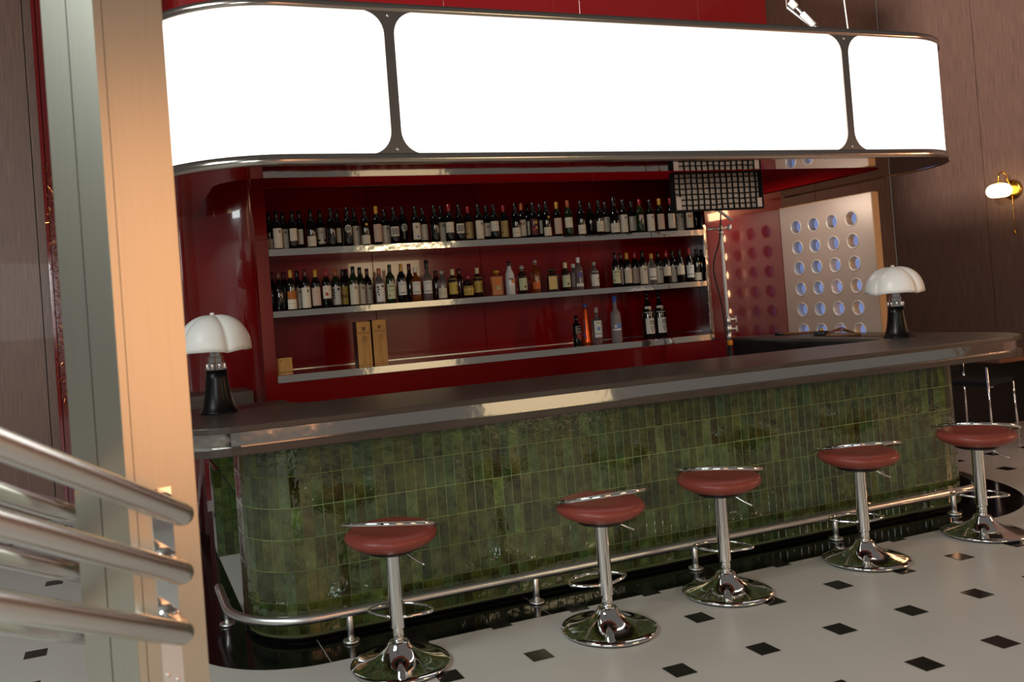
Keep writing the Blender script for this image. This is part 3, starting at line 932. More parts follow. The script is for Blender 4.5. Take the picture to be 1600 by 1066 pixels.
# ------------------------------------------------------------------ seating and table in the dark corner
def build_chair():
    t = thing('side_chair', (0, 0, 0), None, 'chair')
    m = MB().box((-0.22, -0.21, 0.545), (0.22, 0.21, 0.585), 0.012)
    m.build('seat', M['black_fabric'], t, True)
    MB().box((-0.21, 0.19, 0.62), (0.21, 0.215, 0.70), 0.01).build('backrest', M['black_fabric'], t, True)
    for x, y, h in ((-0.215, -0.2, 0.71), (0.215, -0.2, 0.55), (-0.215, 0.2, 0.70), (0.215, 0.2, 0.70)):
        MB().cyl((x * 1.05, y * 1.05, 0.0), (x, y, h), 0.010, 10).build('leg', M['chrome'], t, True)
    MB().box((-0.215, -0.205, 0.53), (-0.13, -0.19, 0.547), 0.003).build('seat_bracket', M['chrome'], t, True)
    return t
ch = build_chair()
ch.location = (7.0, 5.42, 0)
ch.rotation_euler = (0, 0, math.radians(12))
tag(ch, 'black seat chair on thin chrome legs beside the end of the bar', 'chair', 'black chairs in the corner')
c2 = copy_tree(ch)
c2.location = (7.62, 4.86, 0)
c2.rotation_euler = (0, 0, math.radians(-8))
tag(c2, 'black seat chair in front of the brown table, farther right', 'chair', 'black chairs in the corner')
tb = thing('corner_table', (8.0, 5.9, 0), 'dark table with brown top behind the black chairs', 'table')
MB().box((7.22, 5.35, 0.700), (8.6, 6.3, 0.735), 0.004).build('tabletop', M['tabletop'], tb)
MB().box((7.05, 6.0, 0.0), (8.6, 6.28, 0.699), 0.004).build('pedestal', M['black'], tb)

# ------------------------------------------------------------------ column in the foreground
col = thing('steel_column', (0.0, 2.09, 0), 'foreground square column clad in brushed steel, by the handrails', 'column')
A, Bl, Br = Vector((-0.010, 1.984)), Vector((-0.122, 2.1205)), Vector((0.138, 2.015))
D4 = Bl + Br - A
ce = (A + D4) / 2
def pr(pts, z0, z1, name, mt, parent=col, bev=0.0):
    return MB().prism([(p.x, p.y) for p in pts], z0, z1, bev).build(name, M[mt], parent)
shr = lambda p: ce + (p - ce) * 0.96
pr([shr(A), shr(Br), shr(D4), shr(Bl)], 0, 4.6, 'core', 'dark')
uL, uR = (Bl - A).normalized(), (Br - A).normalized()
nL, nR = Vector((uL.y, -uL.x)), Vector((uR.y, -uR.x))
if nL.dot(A - ce) < 0:
    nL = -nL
if nR.dot(A - ce) < 0:
    nR = -nR
LL, LR_ = (Bl - A).length, (Br - A).length
def clad(p0, u, n, a, b, th, name, mt='brushed', z0=0.0, z1=4.6):
    q = [p0 + u * a, p0 + u * b, p0 + u * b - n * th, p0 + u * a - n * th]
    return pr(q, z0, z1, name, mt)
clad(A, uL, nL, 0.0, LL * 0.49, 0.012, 'left_cladding')
clad(A, uL, nL, LL * 0.49 + 0.0035, LL, 0.012, 'left_cladding')
clad(A, uR, nR, 0.001, 0.018, 0.0115, 'corner_strip')
clad(A, uR, nR, 0.0195, LR_, 0.012, 'right_cladding')
bp = clad(A + nR * 0.004, uR, nR, 0.049, 0.094, 0.004, 'bracket_plate', 'chrome', 0.72, 1.20)
for z in (0.775, 0.79, 1.17):
    c0 = A + nR * 0.004 + uR * (0.08 if z != 0.79 else 0.06)
    p = Vector((c0.x, c0.y, z))
    MB().cyl(p, p + Vector((nR.x, nR.y, 0)) * 0.004, 0.0055, 10).build('bolt', M['satin'], bp)

# ------------------------------------------------------------------ handrails
dv = Vector((0.611, 0.848, -0.5))
def handrail(tubes, T0, T1, label, curl, near):
    t = thing('handrail', (tubes[0][0], tubes[0][1], 0), label, 'handrail', 'sloping tubular handrails')
    for k, p0 in enumerate(tubes):
        p0 = Vector(p0)
        a, b = p0 + dv * T0, p0 + dv * T1
        pts = [a + (b - a) * j / 6 for j in range(7)]
        if curl:
            back = Vector((-nR.x, -nR.y, 0))
            d = dv.normalized()
            for j in range(1, 6):
                ang = PI / 2 * j / 5
                pts.append(b + d * 0.03 * math.sin(ang) + back * 0.03 * (1 - math.cos(ang)))
            pts.append(pts[-1] + back * 0.04)
        MB().tube(pts, 0.0245, 18).build('tube', M['satin_rail'], t)
        if near:
            q = b - d * 0.06
            e = q + back * 0.16
            # run the stub to the column face
            dist = (Vector((q.x, q.y)) - A).dot(nR)
            e = q + back * dist
            MB().cyl(q + Vector((0, 0, -0.012)), e + Vector((0, 0, -0.012)), 0.012, 12).build('bracket', M['chrome'], t)
    for s, hgt in ((T0 + 0.02, 0),):
        top = Vector(tubes[0]) + dv * s
        MB().cyl((top.x, top.y, 0.0), (top.x, top.y, top.z), 0.02, 12).build('post', M['satin_rail'], t)
    return t
M['satin_rail'] = mat('satin_steel_handrail', (0.70, 0.69, 0.67, 1), 0.22, 1.0)
P1 = [(-0.1875, 1.487, 1.391), (-0.196, 1.492, 1.267), (-0.2035, 1.496, 1.140)]
handrail(P1, -0.75, 0.45, 'near tubular steel handrail sloping down across the column front', True, True)
P2 = [(-0.2675, 2.072, 1.226), (-0.2765, 2.077, 1.088), (-0.2865, 2.083, 0.940)]
handrail(P2, -0.75, 0.30, 'far tubular steel handrail passing behind the column', False, False)

# ------------------------------------------------------------------ strand of small scattered gold flakes
g = MB()
for k in range(420):
    z = 0.95 + 2.1 * k / 420
    c0 = Vector((-0.478 + random.uniform(-0.03, 0.03), 7.80 + random.uniform(-0.02, 0.02), z))
    v = [Vector((random.uniform(-1, 1), random.uniform(-1, 1), random.uniform(-1, 1))).normalized() for _ in range(2)]
    g.quad(c0, c0 + v[0] * 0.03, c0 + v[0] * 0.03 + v[1] * 0.006, c0 + v[1] * 0.006)
go = g.build('gold_flake_strand', M['gold'])
tag(go, 'thin strand of gold flakes along the red upright', 'garland', kind='stuff')
TOP= [(1.11,6.475,'bdx','Lw','k'),(1.154,6.385,'bdx','Tm','k'),(1.217,6.475,'bdx','Tm','k'),(1.272,6.385,'bdx','Mt','k'),(1.345,6.475,'bdx','Nt','k'),(1.414,6.385,'bdx','Lw','k'),(1.508,6.475,'bdx','Neck','k'),(1.572,6.385,'bdx','No','gk'),(1.642,6.475,'bdx','Nt','k'),(1.701,6.385,'bdx','Rd','k'),(1.781,6.475,'bdx','Tm','k'),(1.84,6.385,'bdx','Ls','k'),(1.935,6.385,'bdx','Tp','y'),(2.029,6.475,'bdx','Tm','k'),(2.078,6.385,'bdx','Mp','k'),(2.182,6.475,'bdx','Rd','k'),(2.257,6.385,'bdx','Ta','k'),(2.353,6.475,'bdx','Tc','k'),(2.419,6.385,'bdx','No','gk'),(2.512,6.475,'bdx','Tm','k'),(2.545,6.385,'bdx','Mc','r'),(2.634,6.385,'bdx','Mp','k'),(2.75,6.475,'bdx','Tt','r'),(2.803,6.385,'bdx','Tm','k'),(2.915,6.475,'bdx','Nr','k'),(2.944,6.385,'bdx','Mc','k'),(3.072,6.475,'bdx','Tt','r'),(3.137,6.385,'bdx','Lw','k'),(3.24,6.475,'bdx','Tr','o'),(3.343,6.565,'bdx','Nt','k'),(3.303,6.385,'bdx','Ad','k'),(3.414,6.475,'bdx','Nt','k'),(3.424,6.385,'bdx','Ls','k'),(3.527,6.385,'bdx','Tp','y'),(3.634,6.385,'bdxg','Mc','o'),(3.755,6.385,'bdx','Lw','k'),(3.902,6.475,'bdx','No','k'),(3.935,6.385,'bdx','Lc','k'),(4.054,6.475,'bdx','Tc','k'),(4.086,6.385,'champ','Lw','k'),(4.177,6.385,'bdx','Tm','k'),(4.322,6.475,'bdx','Tc','k'),(4.347,6.385,'bdxg','Sm','r'),(4.452,6.385,'bdx','Tm','k'),(4.554,6.385,'bdx','Tp','y'),(4.671,6.385,'bdx','Tc','r'),(4.831,6.475,'bdx','Tm','k'),(4.861,6.385,'bdx','Tr','k'),(5.008,6.475,'bdx','No','k'),(5.126,6.565,'bdx','Tb','k')]
MID= [(1.104,6.485,'burg','No','b'),(1.137,6.39,'burg','No','b'),(1.196,6.485,'bdx','No','u'),(1.228,6.39,'bdx','La','y'),(1.297,6.485,'bdx','Tm','k'),(1.339,6.39,'bdx','Tm','u'),(1.418,6.39,'bdx','Tp','y'),(1.5,6.39,'bdx','Md','r'),(1.597,6.485,'bdxg','Tf','o'),(1.682,6.58,'bdx','Ty','gk'),(1.736,6.675,'bdx','No','u'),(1.715,6.39,'bdxg','Tm','k'),(1.795,6.485,'bdxg','Tm','k'),(1.88,6.58,'bdx','Tm','u'),(1.923,6.39,'clear','Tf','o'),(2.012,6.39,'bdxg','Tg','g'),(2.106,6.39,'bdx','Mw','y'),(2.206,6.485,'burg','No','u'),(2.223,6.39,'amber','Mw','w'),(2.322,6.39,'tallclear','Mw','k'),(2.431,6.485,'whisky','No','u'),(2.445,6.39,'clearshort','Lw','gl'),(2.539,6.39,'whisky','Wy','c'),(2.635,6.485,'whisky','No','u'),(2.669,6.39,'round','Ry','r'),(2.796,6.485,'whisky','Wy','c'),(2.926,6.39,'decanter','Do','y'),(3.046,6.39,'white','We','k'),(3.159,6.39,'whisky','Wg','gl'),(3.287,6.39,'amber','Lo','gl'),(3.438,6.39,'square','Dg','gk'),(3.569,6.39,'whisky','Wg','c'),(3.7,6.485,'clearshort','Ng','w'),(3.695,6.39,'clear','Lp','w'),(3.849,6.39,'clearshort','Ww','gl'),(4.063,6.39,'bdx','Tg','k'),(4.182,6.485,'bdx','Tp','u'),(4.179,6.39,'bdx','Tc','y'),(4.324,6.485,'bdx','Tp','r'),(4.342,6.39,'bdx','Tm','k'),(4.431,6.39,'clear','Wl','y'),(4.569,6.485,'bdx','Tm','k'),(4.586,6.39,'bdx','Mc','r'),(4.724,6.485,'bdx','Tm','k'),(4.731,6.39,'bdx','Mc','k'),(4.832,6.39,'bdx','Ml','r'),(4.914,6.39,'bdx','Ls','k'),(5.039,6.485,'bdx','No','k')]
# ------------------------------------------------------------------ bottles
BODY = {  # profile (r, z), material, capsule z range and radius, height
 'bdx': ([(0, 0), (.034, 0), (.0365, .004), (.0365, .188), (.034, .205), (.021, .228), (.0145, .241), (.0135, .25), (.0135, .293), (0, .293)], 'g_dark', (.242, .300, .0152)),
 'burg': ([(0, 0), (.036, 0), (.0385, .004), (.0385, .145), (.034, .178), (.022, .217), (.0155, .238), (.0138, .25), (.0138, .30), (0, .30)], 'g_dark', (.246, .305, .0154)),
 'champ': ([(0, 0), (.040, 0), (.0425, .005), (.0425, .15), (.038, .182), (.024, .225), (.0165, .25), (.0145, .27), (.0145, .31), (0, .31)], 'g_dark', (.225, .318, .0185)),
 'clear': ([(0, 0), (.035, 0), (.037, .005), (.037, .17), (.034, .19), (.02, .212), (.0145, .225), (.0145, .27), (0, .27)], 'g_clear', (.235, .282, .0165)),
 'tallclear': ([(0, 0), (.035, 0), (.037, .005), (.037, .175), (.033, .198), (.019, .218), (.0145, .23), (.0145, .30), (0, .30)], 'g_clear', (.255, .325, .0165)),
 'clearshort': ([(0, 0), (.035, 0), (.037, .005), (.037, .14), (.034, .156), (.018, .172), (.0145, .18), (.0145, .205), (0, .205)], 'g_clear', (.198, .232, .017)),
 'amber': ([(0, 0), (.035, 0), (.037, .005), (.037, .165), (.034, .182), (.02, .203), (.0145, .215), (.0145, .25), (0, .25)], 'g_amber', (.235, .275, .0165)),
 'whisky': ([(0, 0), (.036, 0), (.0385, .005), (.0385, .150), (.036, .165), (.022, .18), (.0155, .19), (.0155, .215), (0, .215)], 'g_brown', (.195, .245, .0175)),
 'round': ([(0, 0), (.036, 0), (.046, .012), (.0515, .045), (.0515, .085), (.044, .118), (.026, .138), (.0165, .148), (.0165, .165), (0, .165)], 'g_brown', (.152, .188, .019)),
 'white': ([(0, 0), (.038, 0), (.040, .005), (.041, .10), (.038, .17), (.026, .205), (.017, .225), (.0155, .25), (0, .25)], 'g_white', (.245, .285, .0165)),
}
for k, (g2, src) in {'bdxg': ('g_green', 'bdx')}.items():
    BODY[k] = (BODY[src][0], g2, BODY[src][2])
body_me, cap_me, lab_me = {}, {}, {}
def get_body(b):
    if b not in body_me:
        if b in ('decanter', 'square'):
            h = .152 if b == 'square' else .165
            hw = .046 if b == 'square' else .048
            m = MB().box((-hw, -.03, 0), (hw, .03, h), .007)
            m.lathe([(0, h - .001), (.016, h - .001), (.016, h + .022), (0, h + .022)], 12)
            body_me[b] = m.mesh('glass', M['g_brown' if b == 'square' else 'g_amber'])
        else:
            body_me[b] = MB().lathe(BODY[b][0], 16).mesh('glass', M[BODY[b][1]])
    return body_me[b]
def get_cap(b, c):
    if (b, c) not in cap_me:
        if b == 'square':
            m = MB().box((-.034, -.02, .174), (.034, .02, .192), .004)
        elif b == 'decanter':
            m = MB().lathe([(0, .186), (.026, .186), (.026, .208), (0, .21)], 14)
        else:
            z0, z1, r = BODY[b][2]
            if c == 'gl':
                m = MB().lathe([(0, z0), (r, z0), (r * 0.8, z0 + .012), (r * 1.25, (z0 + z1) / 2 + .004), (r * 0.6, z1 - .002), (0, z1)], 12)
            else:
                m = MB().lathe([(r - .001, z0), (r, z0 + .002), (r, z1 - .003), (r - .002, z1), (0, z1)], 14)
        cap_me[(b, c)] = m.mesh('capsule', M['c_' + c])
    return cap_me[(b, c)]
def P(z0, z1, ha, col, a0=0):
    return ('p', z0, z1, ha, col, a0)
def Dk(a, z, r, col):
    return ('d', a, z, r, col)
LAB = {
 'No': [],
 'Lw': [P(.014, .092, 60, 'cream'), P(.05, .053, 40, 'grey')],
 'Ls': [P(.012, .082, 62, 'cream')],
 'Seal': [Dk(14, .165, .0115, 'gold')],
 'Lc': [P(.028, .118, 58, 'cream'), P(.08, .083, 34, 'grey')],
 'La': [P(.01, .082, 62, 'cream'), P(.084, .142, 58, 'amber'), P(.05, .052, 44, 'grey')],
 'Tm': [P(.012, .163, 60, 'cream'), Dk(24, .137, .0105, 'blue'), Dk(27, .137, .005, 'cream')],
 'Tp': [P(.024, .160, 60, 'pink'), P(.125, .127, 40, 'grey')],
 'Tc': [P(.030, .160, 58, 'cream'), P(.13, .133, 40, 'grey'), P(.115, .117, 30, 'grey')],
 'Tt': [P(.026, .165, 60, 'tan'), P(.118, .121, 46, 'red'), Dk(-38, .065, .007, 'dkred')],
 'Tr': [P(.026, .160, 60, 'cream'), Dk(-20, .128, .008, 'red'), Dk(18, .130, .007, 'red'), Dk(2, .12, .006, 'red')],
 'Ta': [P(.03, .163, 52, 'cream'), Dk(0, .13, .013, 'grey'), Dk(12, .052, .011, 'sky')],
 'Tb': [P(.026, .160, 50, 'paleblue')],
 'Tg': [P(.034, .150, 60, 'palegreen'), P(.098, .101, 50, 'gr2'), P(.128, .136, 36, 'gr2'), Dk(-30, .06, .007, 'red')],
 'Tf': [P(.020, .160, 60, 'white'), Dk(-34, .135, .009, 'ink'), Dk(-28, .115, .008, 'ink'), Dk(-36, .095, .008, 'ink'), Dk(-26, .075, .007, 'ink'), Dk(25, .140, .010, 'ink')],
 'Ty': [P(.020, .162, 60, 'yellow'), P(.072, .098, 54, 'ink'), P(.078, .092, 52, 'yellow'), P(.082, .089, 40, 'ink')],
 'Mt': [P(.062, .158, 46, 'cream')],
 'Nt': [P(.040, .155, 32, 'cream')],
 'Nr': [P(.038, .150, 46, 'cream'), Dk(10, .115, .009, 'red')],
 'Neck': [P(.070, .160, 58, 'cream'), P(.036, .058, 50, 'cream'), P(.05, .08, 18, 'cream'), Dk(0, .125, .009, 'grey')],
 'Rd': [Dk(0, .135, .029, 'cream'), Dk(0, .135, .022, 'grey')],
 'Mp': [P(.065, .142, 60, 'cream'), P(.078, .130, 44, 'grey')],
 'Mc': [P(.072, .155, 60, 'cream'), P(.12, .123, 36, 'grey')],
 'Mw': [P(.058, .160, 60, 'white'), P(.074, .079, 46, 'ink'), P(.138, .141, 30, 'ink')],
 'Ml': [P(.040, .150, 60, 'white'), P(.066, .071, 60, 'ink'), Dk(0, .128, .006, 'purple')],
 'Md': [P(.072, .168, 60, 'cream'), Dk(-8, .105, .0135, 'red'), Dk(-20, .148, .007, 'pink')],
 'Ad': [P(.026, .160, 58, 'dkred'), Dk(12, .13, .014, 'gold'), Dk(-16, .07, .013, 'red'), Dk(16, .085, .012, 'tan')],
 'Sm': [P(.122, .158, 30, 'pink')],
 'Wy': [P(.040, .135, 62, 'yellow'), Dk(42, .10, .008, 'ink'), Dk(44, .075, .008, 'ink'), P(.160, .165, 60, 'tan')],
 'Wg': [P(.032, .132, 62, 'palegreen'), P(.11, .113, 44, 'grey'), Dk(16, .06, .011, 'gr2')],
 'Ww': [P(.024, .122, 60, 'white'), Dk(34, .085, .008, 'ink'), Dk(40, .06, .006, 'ink'), P(.145, .149, 50, 'white')],
 'Wl': [P(.044, .150, 60, 'white'), P(.066, .073, 62, 'ink'), P(.12, .122, 20, 'gold')],
 'We': [Dk(24, .115, .018, 'orange'), Dk(24, .115, .011, 'gold'), P(.130, .140, 28, 'ink')],
 'Ry': [P(.022, .096, 50, 'yellow'), Dk(0, .07, .010, 'tan')],
 'Lo': [P(.034, .092, 56, 'orange'), Dk(18, .102, .013, 'pink')],
 'Lp': [P(.05, .11, 6, 'white'), P(.030, .056, 56, 'white'), P(.105, .150, 30, 'purple')],
 'Ng': [P(.03, .15, 46, 'grey')],
 'Do': [('f', .088, .140, -.016, .026, 'orange'), ('f', .05, .086, -.012, .022, 'tan')],
 'Dg': [('f', .018, .134, -.037, .037, 'ink'), ('f', .022, .130, -.034, .034, 'ltgold'), ('f', .084, .087, -.024, .024, 'tan')],
}
def get_lab(b, l):
    if not LAB[l]:
        return None
    if (b, l) in lab_me:
        return lab_me[(b, l)]
    m = MB()
    mats = []
    prof = BODY[b][0] if b in BODY else None
    def rad(z):
        for (r0, z0), (r1, z1) in zip(prof, prof[1:]):
            if z0 <= z <= z1 and z1 > z0:
                return r0 + (r1 - r0) * (z - z0) / (z1 - z0)
        return prof[3][0]
    for lay, q in enumerate(LAB[l]):
        col = q[5] if q[0] == 'f' else q[4]
        if col not in mats:
            mats.append(col)
        m.mi = mats.index(col)
        e = 0.0006 + 0.0004 * lay
        if q[0] == 'f':
            y = -.030 - e
            m.quad((q[3], y, q[1]), (q[4], y, q[1]), (q[4], y, q[2]), (q[3], y, q[2]))
        elif q[0] == 'p':
            _, z0, z1, ha, _, a0 = q
            n = max(2, int(ha / 10))
            zz = [z0, z1] if rad(z0) == rad(z1) else [z0 + (z1 - z0) * k / 4 for k in range(5)]
            g = [[m.b.verts.new(((rad(z) + e) * math.sin(math.radians(a0 - ha + 2 * ha * k / n)), -(rad(z) + e) * math.cos(math.radians(a0 - ha + 2 * ha * k / n)), z)) for k in range(n + 1)] for z in zz]
            for a, c in zip(g, g[1:]):
                for k in range(n):
                    f = m.b.faces.new((a[k], a[k + 1], c[k + 1], c[k]))
                    f.smooth = True
                    f.material_index = m.mi
        else:
            _, a0, z, r, _ = q
            n = 12 if r > .009 else 8
            R0 = rad(z) + e
            vs = []
            for k in range(n):
                t = 2 * PI * k / n
                an = math.radians(a0) + r * math.cos(t) / R0
                vs.append(m.b.verts.new((R0 * math.sin(an), -R0 * math.cos(an), z + r * math.sin(t))))
            an = math.radians(a0)
            cv = m.b.verts.new((R0 * math.sin(an), -R0 * math.cos(an), z))
            for k in range(n):
                f = m.b.faces.new((vs[k], vs[(k + 1) % n], cv))
                f.material_index = m.mi
    lab_me[(b, l)] = m.mesh('label', [M['p_' + c] for c in mats])
    return lab_me[(b, l)]
BD = {'bdx': 'dark bottle', 'burg': 'slope-shouldered dark bottle', 'champ': 'sparkling wine bottle', 'bdxg': 'green glass bottle', 'clear': 'clear bottle', 'tallclear': 'tall clear bottle',
      'clearshort': 'short clear bottle', 'amber': 'amber spirit bottle', 'whisky': 'brown whisky bottle', 'round': 'squat round bottle', 'white': 'white bottle', 'decanter': 'square amber decanter', 'square': 'square brown flask'}
LD = {'No': 'without label', 'Lw': 'low cream label', 'Ls': 'low label and gold seal', 'Lc': 'lower cream label', 'La': 'cream label under amber band', 'Tm': 'tall label with blue mark',
      'Tp': 'tall pinkish label', 'Tc': 'tall cream label', 'Tt': 'tall tan label', 'Tr': 'cream label with red marks', 'Ta': 'grey art label', 'Tb': 'pale blue label', 'Tg': 'pale green label',
      'Tf': 'white label with dark figures', 'Ty': 'yellow label', 'Mt': 'narrow mid label', 'Nt': 'narrow cream label', 'Nr': 'narrow label with red seal', 'Neck': 'two-piece cream label', 'Rd': 'round label',
      'Mp': 'grey picture label', 'Mc': 'square cream label', 'Mw': 'white label', 'Ml': 'white label with dark line', 'Md': 'label with red dot', 'Ad': 'dark red art label', 'Sm': 'tiny pink label',
      'Wy': 'yellow label', 'Wg': 'pale green label', 'Ww': 'white label', 'Wl': 'white label with black line', 'We': 'orange round emblem', 'Ry': 'rounded yellow label', 'Lo': 'orange label',
      'Lp': 'purple print and white band', 'Ng': 'grey label', 'Do': 'orange label', 'Dg': 'pale gold label'}
CD = {'k': '', 'r': 'red top', 'y': 'yellow top', 'o': 'copper top', 'b': 'brown top', 'u': 'burgundy top', 'g': '', 'gk': '', 'c': 'cream cap', 'w': 'white cap', 'gl': 'glass stopper'}
def ordn(n):
    return '%d%s' % (n, 'th' if 10 <= n % 100 <= 20 else {1: 'st', 2: 'nd', 3: 'rd'}.get(n % 10, 'th'))
def bottles(rows, z, where):
    for k, (x, y, b, l, c) in enumerate(rows):
        lab = '%s, %s%s, %s from left on %s shelf' % (BD[b], LD[l], (', ' + CD[c]) if CD[c] else '', ordn(k + 1), where)
        t = thing('wine_bottle' if b in ('bdx', 'bdxg', 'burg', 'champ') else 'spirit_bottle', (x, y, z), lab, 'bottle', 'bottles on the %s shelf' % where,
                  rz=math.radians(-0.55 * math.degrees(math.atan2(x, y)) * -1 * -1 + random.uniform(-9, 9)) if b not in ('square', 'decanter') else math.radians(-18))
        s = random.uniform(0.975, 1.03)
        t.scale = (1, 1, s)
        inst('glass', get_body(b), t)
        inst('capsule', get_cap(b, c), t)
        lm = get_lab(b, l)
        if lm:
            inst('label', lm, t)
        if l == 'Ls':
            inst('seal', get_lab(b, 'Seal'), t)
bottles(TOP, 2.0795, 'top')
bottles(MID, 1.6195, 'middle')

# bottom shelf: six tall bottles and three boxes
ZB = 1.1435
def lathe_thing(name, loc, label, prof, m, seg=20):
    t = thing(name, loc, label, 'bottle', 'bottles on the bottom shelf', rz=math.radians(-18))
    MB().lathe(prof, seg).build('glass', M[m], t, True)
    return t
def patch(t, z0, z1, ha, r, col, name='label', a0=0, r1=None):
    m = MB()
    n = 8
    r1 = r if r1 is None else r1
    g = [[m.b.verts.new((R * math.sin(math.radians(a0 - ha + 2 * ha * k / n)), -R * math.cos(math.radians(a0 - ha + 2 * ha * k / n)), z)) for k in range(n + 1)] for z, R in ((z0, r), (z1, r1))]
    for k in range(n):
        f = m.b.faces.new((g[0][k], g[0][k + 1], g[1][k + 1], g[1][k]))
        f.smooth = True
    return m.build(name, M[col], t, True)
def text(s, size, m, parent, loc, rot=(PI / 2, 0, 0), name='lettering'):
    cu = bpy.data.curves.new('txt', 'FONT')
    cu.body = s
    cu.size = size
    cu.align_x = 'CENTER'
    cu.align_y = 'CENTER'
    cu.extrude = 0.0002
    cu.resolution_u = 2
    to = bpy.data.objects.new('txt', cu)
    C.objects.link(to)
    bpy.context.view_layer.update()
    me = bpy.data.meshes.new_from_object(to.evaluated_get(bpy.context.evaluated_depsgraph_get()))
    bpy.data.objects.remove(to)
    me.materials.clear()
    me.materials.append(M[m])
    o = bpy.data.objects.new(name, me)
    C.objects.link(o)
    o.parent = parent
    o.location = loc
    o.rotation_euler = rot
    return o
t = lathe_thing('spirit_bottle', (3.755, 6.60, ZB), 'small black bottle with grey print and red band, leftmost on the bottom shelf',
                [(0, 0), (.038, 0), (.04, .005), (.040, .155), (.034, .178), (.018, .197), (.014, .205), (.014, .24), (0, .24)], 'g_dark')
MB().lathe([(.0165, .222), (.0165, .255), (0, .256)], 12).build('capsule', M['c_k'], t, True)
patch(t, .10, .165, 44, .0406, 'p_grey', a0=20)
patch(t, .105, .16, 36, .0410, 'g_dark', a0=26)
patch(t, .112, .122, 36, .0413, 'p_grey', a0=24)
patch(t, .135, .142, 34, .0413, 'p_grey', a0=24)
patch(t, .058, .092, 36, .0406, 'p_red', a0=24)
t = lathe_thing('spirit_bottle', (3.845, 6.585, ZB), 'orange metallic cone bottle with blue cap on the bottom shelf',
                [(0, 0), (.044, 0), (.047, .006), (.046, .03), (.032, .17), (.017, .30), (.0145, .325), (0, .325)], 'g_orange')
MB().lathe([(.019, .325), (.019, .352), (0, .353)], 12).build('capsule', M['c_bl'], t, True)
for z, a0 in ((.175, -44), (.125, -36), (.075, -50), (.05, -30)):
    rr = .046 - (z - .03) * .1 + .0008
    patch(t, z, z + .03, 12, rr, 'p_purple', 'print', a0, rr - .003)
t = lathe_thing('spirit_bottle', (3.90, 6.50, ZB), 'clear bottle with white label and blue emblem on the bottom shelf',
                [(0, 0), (.043, 0), (.0455, .006), (.0455, .185), (.040, .205), (.02, .225), (.016, .235), (.016, .285), (0, .285)], 'g_clear')
MB().lathe([(.018, .27), (.0185, .315), (0, .316)], 12).build('capsule', M['c_gl'], t, True)
patch(t, .055, .20, 50, .0462, 'p_white', a0=6)
patch(t, .115, .145, 14, .0467, 'p_sky', 'emblem', a0=4)
patch(t, .083, .089, 44, .0467, 'p_gr2', 'band', a0=6)
patch(t, .178, .184, 14, .0467, 'p_ink', 'band', a0=4)
t = lathe_thing('spirit_bottle', (4.03, 6.40, ZB), 'tall frosted bottle with blue neck and blue label on the bottom shelf',
                [(0, 0), (.043, 0), (.0455, .006), (.0455, .235), (.04, .258), (.022, .283), (.017, .30), (.0155, .40), (0, .40)], 'g_frost')
MB().lathe([(.0165, .335), (.0172, .402), (0, .403)], 12).build('capsule', M['c_bl'], t, True)
patch(t, .115, .165, 40, .0462, 'p_sky', a0=20)
patch(t, .105, .120, 52, .0465, 'p_white', 'band', a0=0)
patch(t, .13, .152, 12, .0467, 'p_white', 'emblem', a0=-18)
for k, (x, y, lb) in enumerate(((4.535, 6.66, 'left one of two black sake bottles with white label and brush writing, bottom shelf'),
                                (4.665, 6.66, 'right one of two black sake bottles with white label and brush writing, bottom shelf'))):
    t = lathe_thing('sake_bottle', (x, y, ZB), lb,
                    [(0, 0), (.050, 0), (.053, .006), (.053, .215), (.048, .245), (.030, .29), (.019, .33), (.015, .36), (.015, .41), (0, .41)], 'g_dark', 24)
    MB().lathe([(.017, .39), (.0175, .425), (0, .426)], 12).build('capsule', M['c_k'], t, True)
    lb_ = patch(t, .035, .175, 52, .0537, 'p_white', a0=12)
    sh_ = patch(t, .228, .285, 54, .0515, 'p_white', 'shoulder_label', 2, .034)
    patch(t, .245, .268, 12, .0475, 'p_tan', 'emblem', 16, .041)
    a0 = math.radians(22)
    for ch_, z in (('翔', .132), ('空', .078)):
        text(ch_, .052, 'p_ink', lb_, (.0545 * math.sin(a0), -.0548 * math.cos(a0) - .0012, z), (PI / 2, 0, a0))
    patch(t, .042, .062, 7, .0541, 'p_pink', 'seal', 22)
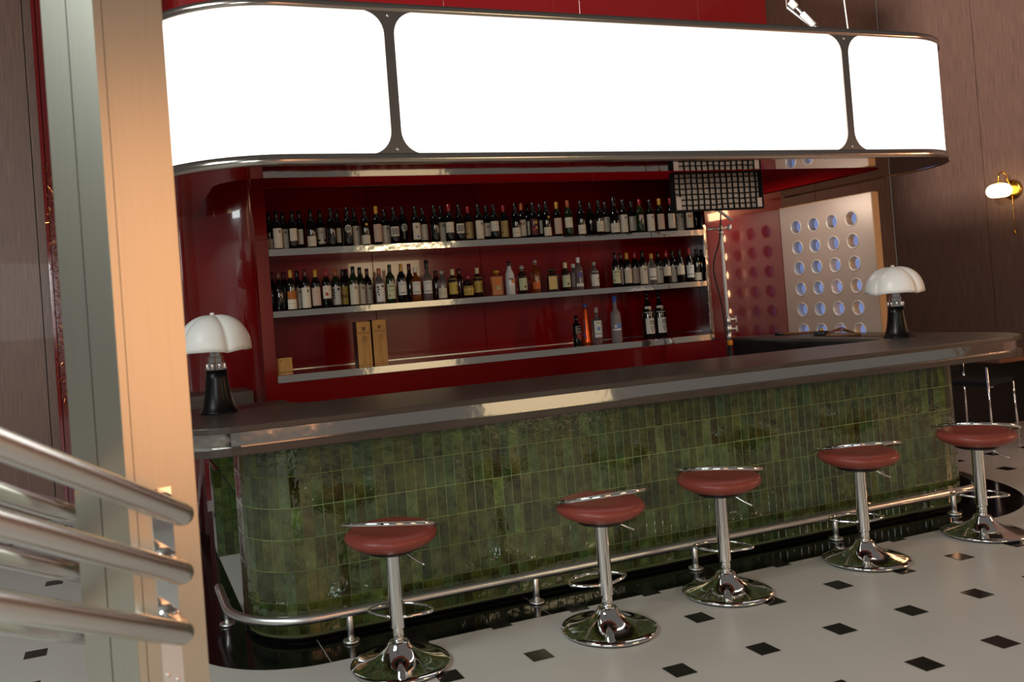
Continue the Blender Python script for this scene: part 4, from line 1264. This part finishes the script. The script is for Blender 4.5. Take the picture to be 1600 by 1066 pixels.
# two upright printed gift boxes and a small box
for k, (x0, x1, yf, lb) in enumerate(((1.700, 1.812, 6.345, 'upright wooden gift box with dark side, left of the pair on the bottom shelf'),
                                      (1.826, 1.938, 6.345, 'upright wooden gift box, right of the pair on the bottom shelf'))):
    cx_ = (x0 + x1) / 2
    t = thing('gift_box', (cx_, yf + 0.06, ZB), lb, 'box', 'gift boxes on the bottom shelf')
    hh = .352 if k == 0 else .358
    w2 = (x1 - x0) / 2
    MB().box((-w2, -.05, 0), (w2, .06, hh), .003).build('case', M['box_side'], t, True)
    MB().box((-w2 + .001, -.058, .018), (w2 - .001, -.0495, hh - .001), .0015).build('front_board', M['kraft'], t, True)
    MB().box((-w2 + .001, -.058, 0.0), (w2 - .001, -.0495, .0165), .0015).build('front_board', M['kraft'], t, True)
    yy = -.0584
    text('MACALLAN', .0185, 'ink', t, (0, yy, hh - .088))
    text('25', .036, 'ink', t, (0.006, yy, hh - .128))
    text('YEARS OLD', .0095, 'ink', t, (0, yy, hh - .152))
    MB().box((-.026, yy - .0002, .037), (.026, yy, .0385)).build('printed_line', M['ink'], t, True)
    e = MB()
    e.box((-.013, yy - .0003, hh - .062), (-.004, yy, hh - .046))
    e.box((.004, yy - .0003, hh - .062), (.013, yy, hh - .046))
    e.box((-.005, yy - .0003, hh - .072), (.005, yy, hh - .058))
    e.quad((-.015, yy, hh - .046), (-.002, yy, hh - .046), (-.0085, yy, hh - .038), (-.0086, yy, hh - .038))
    e.quad((.002, yy, hh - .046), (.015, yy, hh - .046), (.0086, yy, hh - .038), (.0085, yy, hh - .038))
    e.build('emblem', M['ink'], t, True)
t = thing('small_box', (1.128, 6.40, ZB), 'small plain tan box at the left end of the bottom shelf', 'box')
MB().box((-.058, -.07, 0), (.058, .06, .128), .003).build('carton', M['kraft'], t, True)
MB().box((-.0575, -.0712, .02), (.0575, -.0704, .024)).build('tape_line', M['ink'], t, True)
MB().cyl((-.028, -.0702, .108), (-.028, -.0715, .108), .0045, 8).build('nail', M['ink'], t, True)
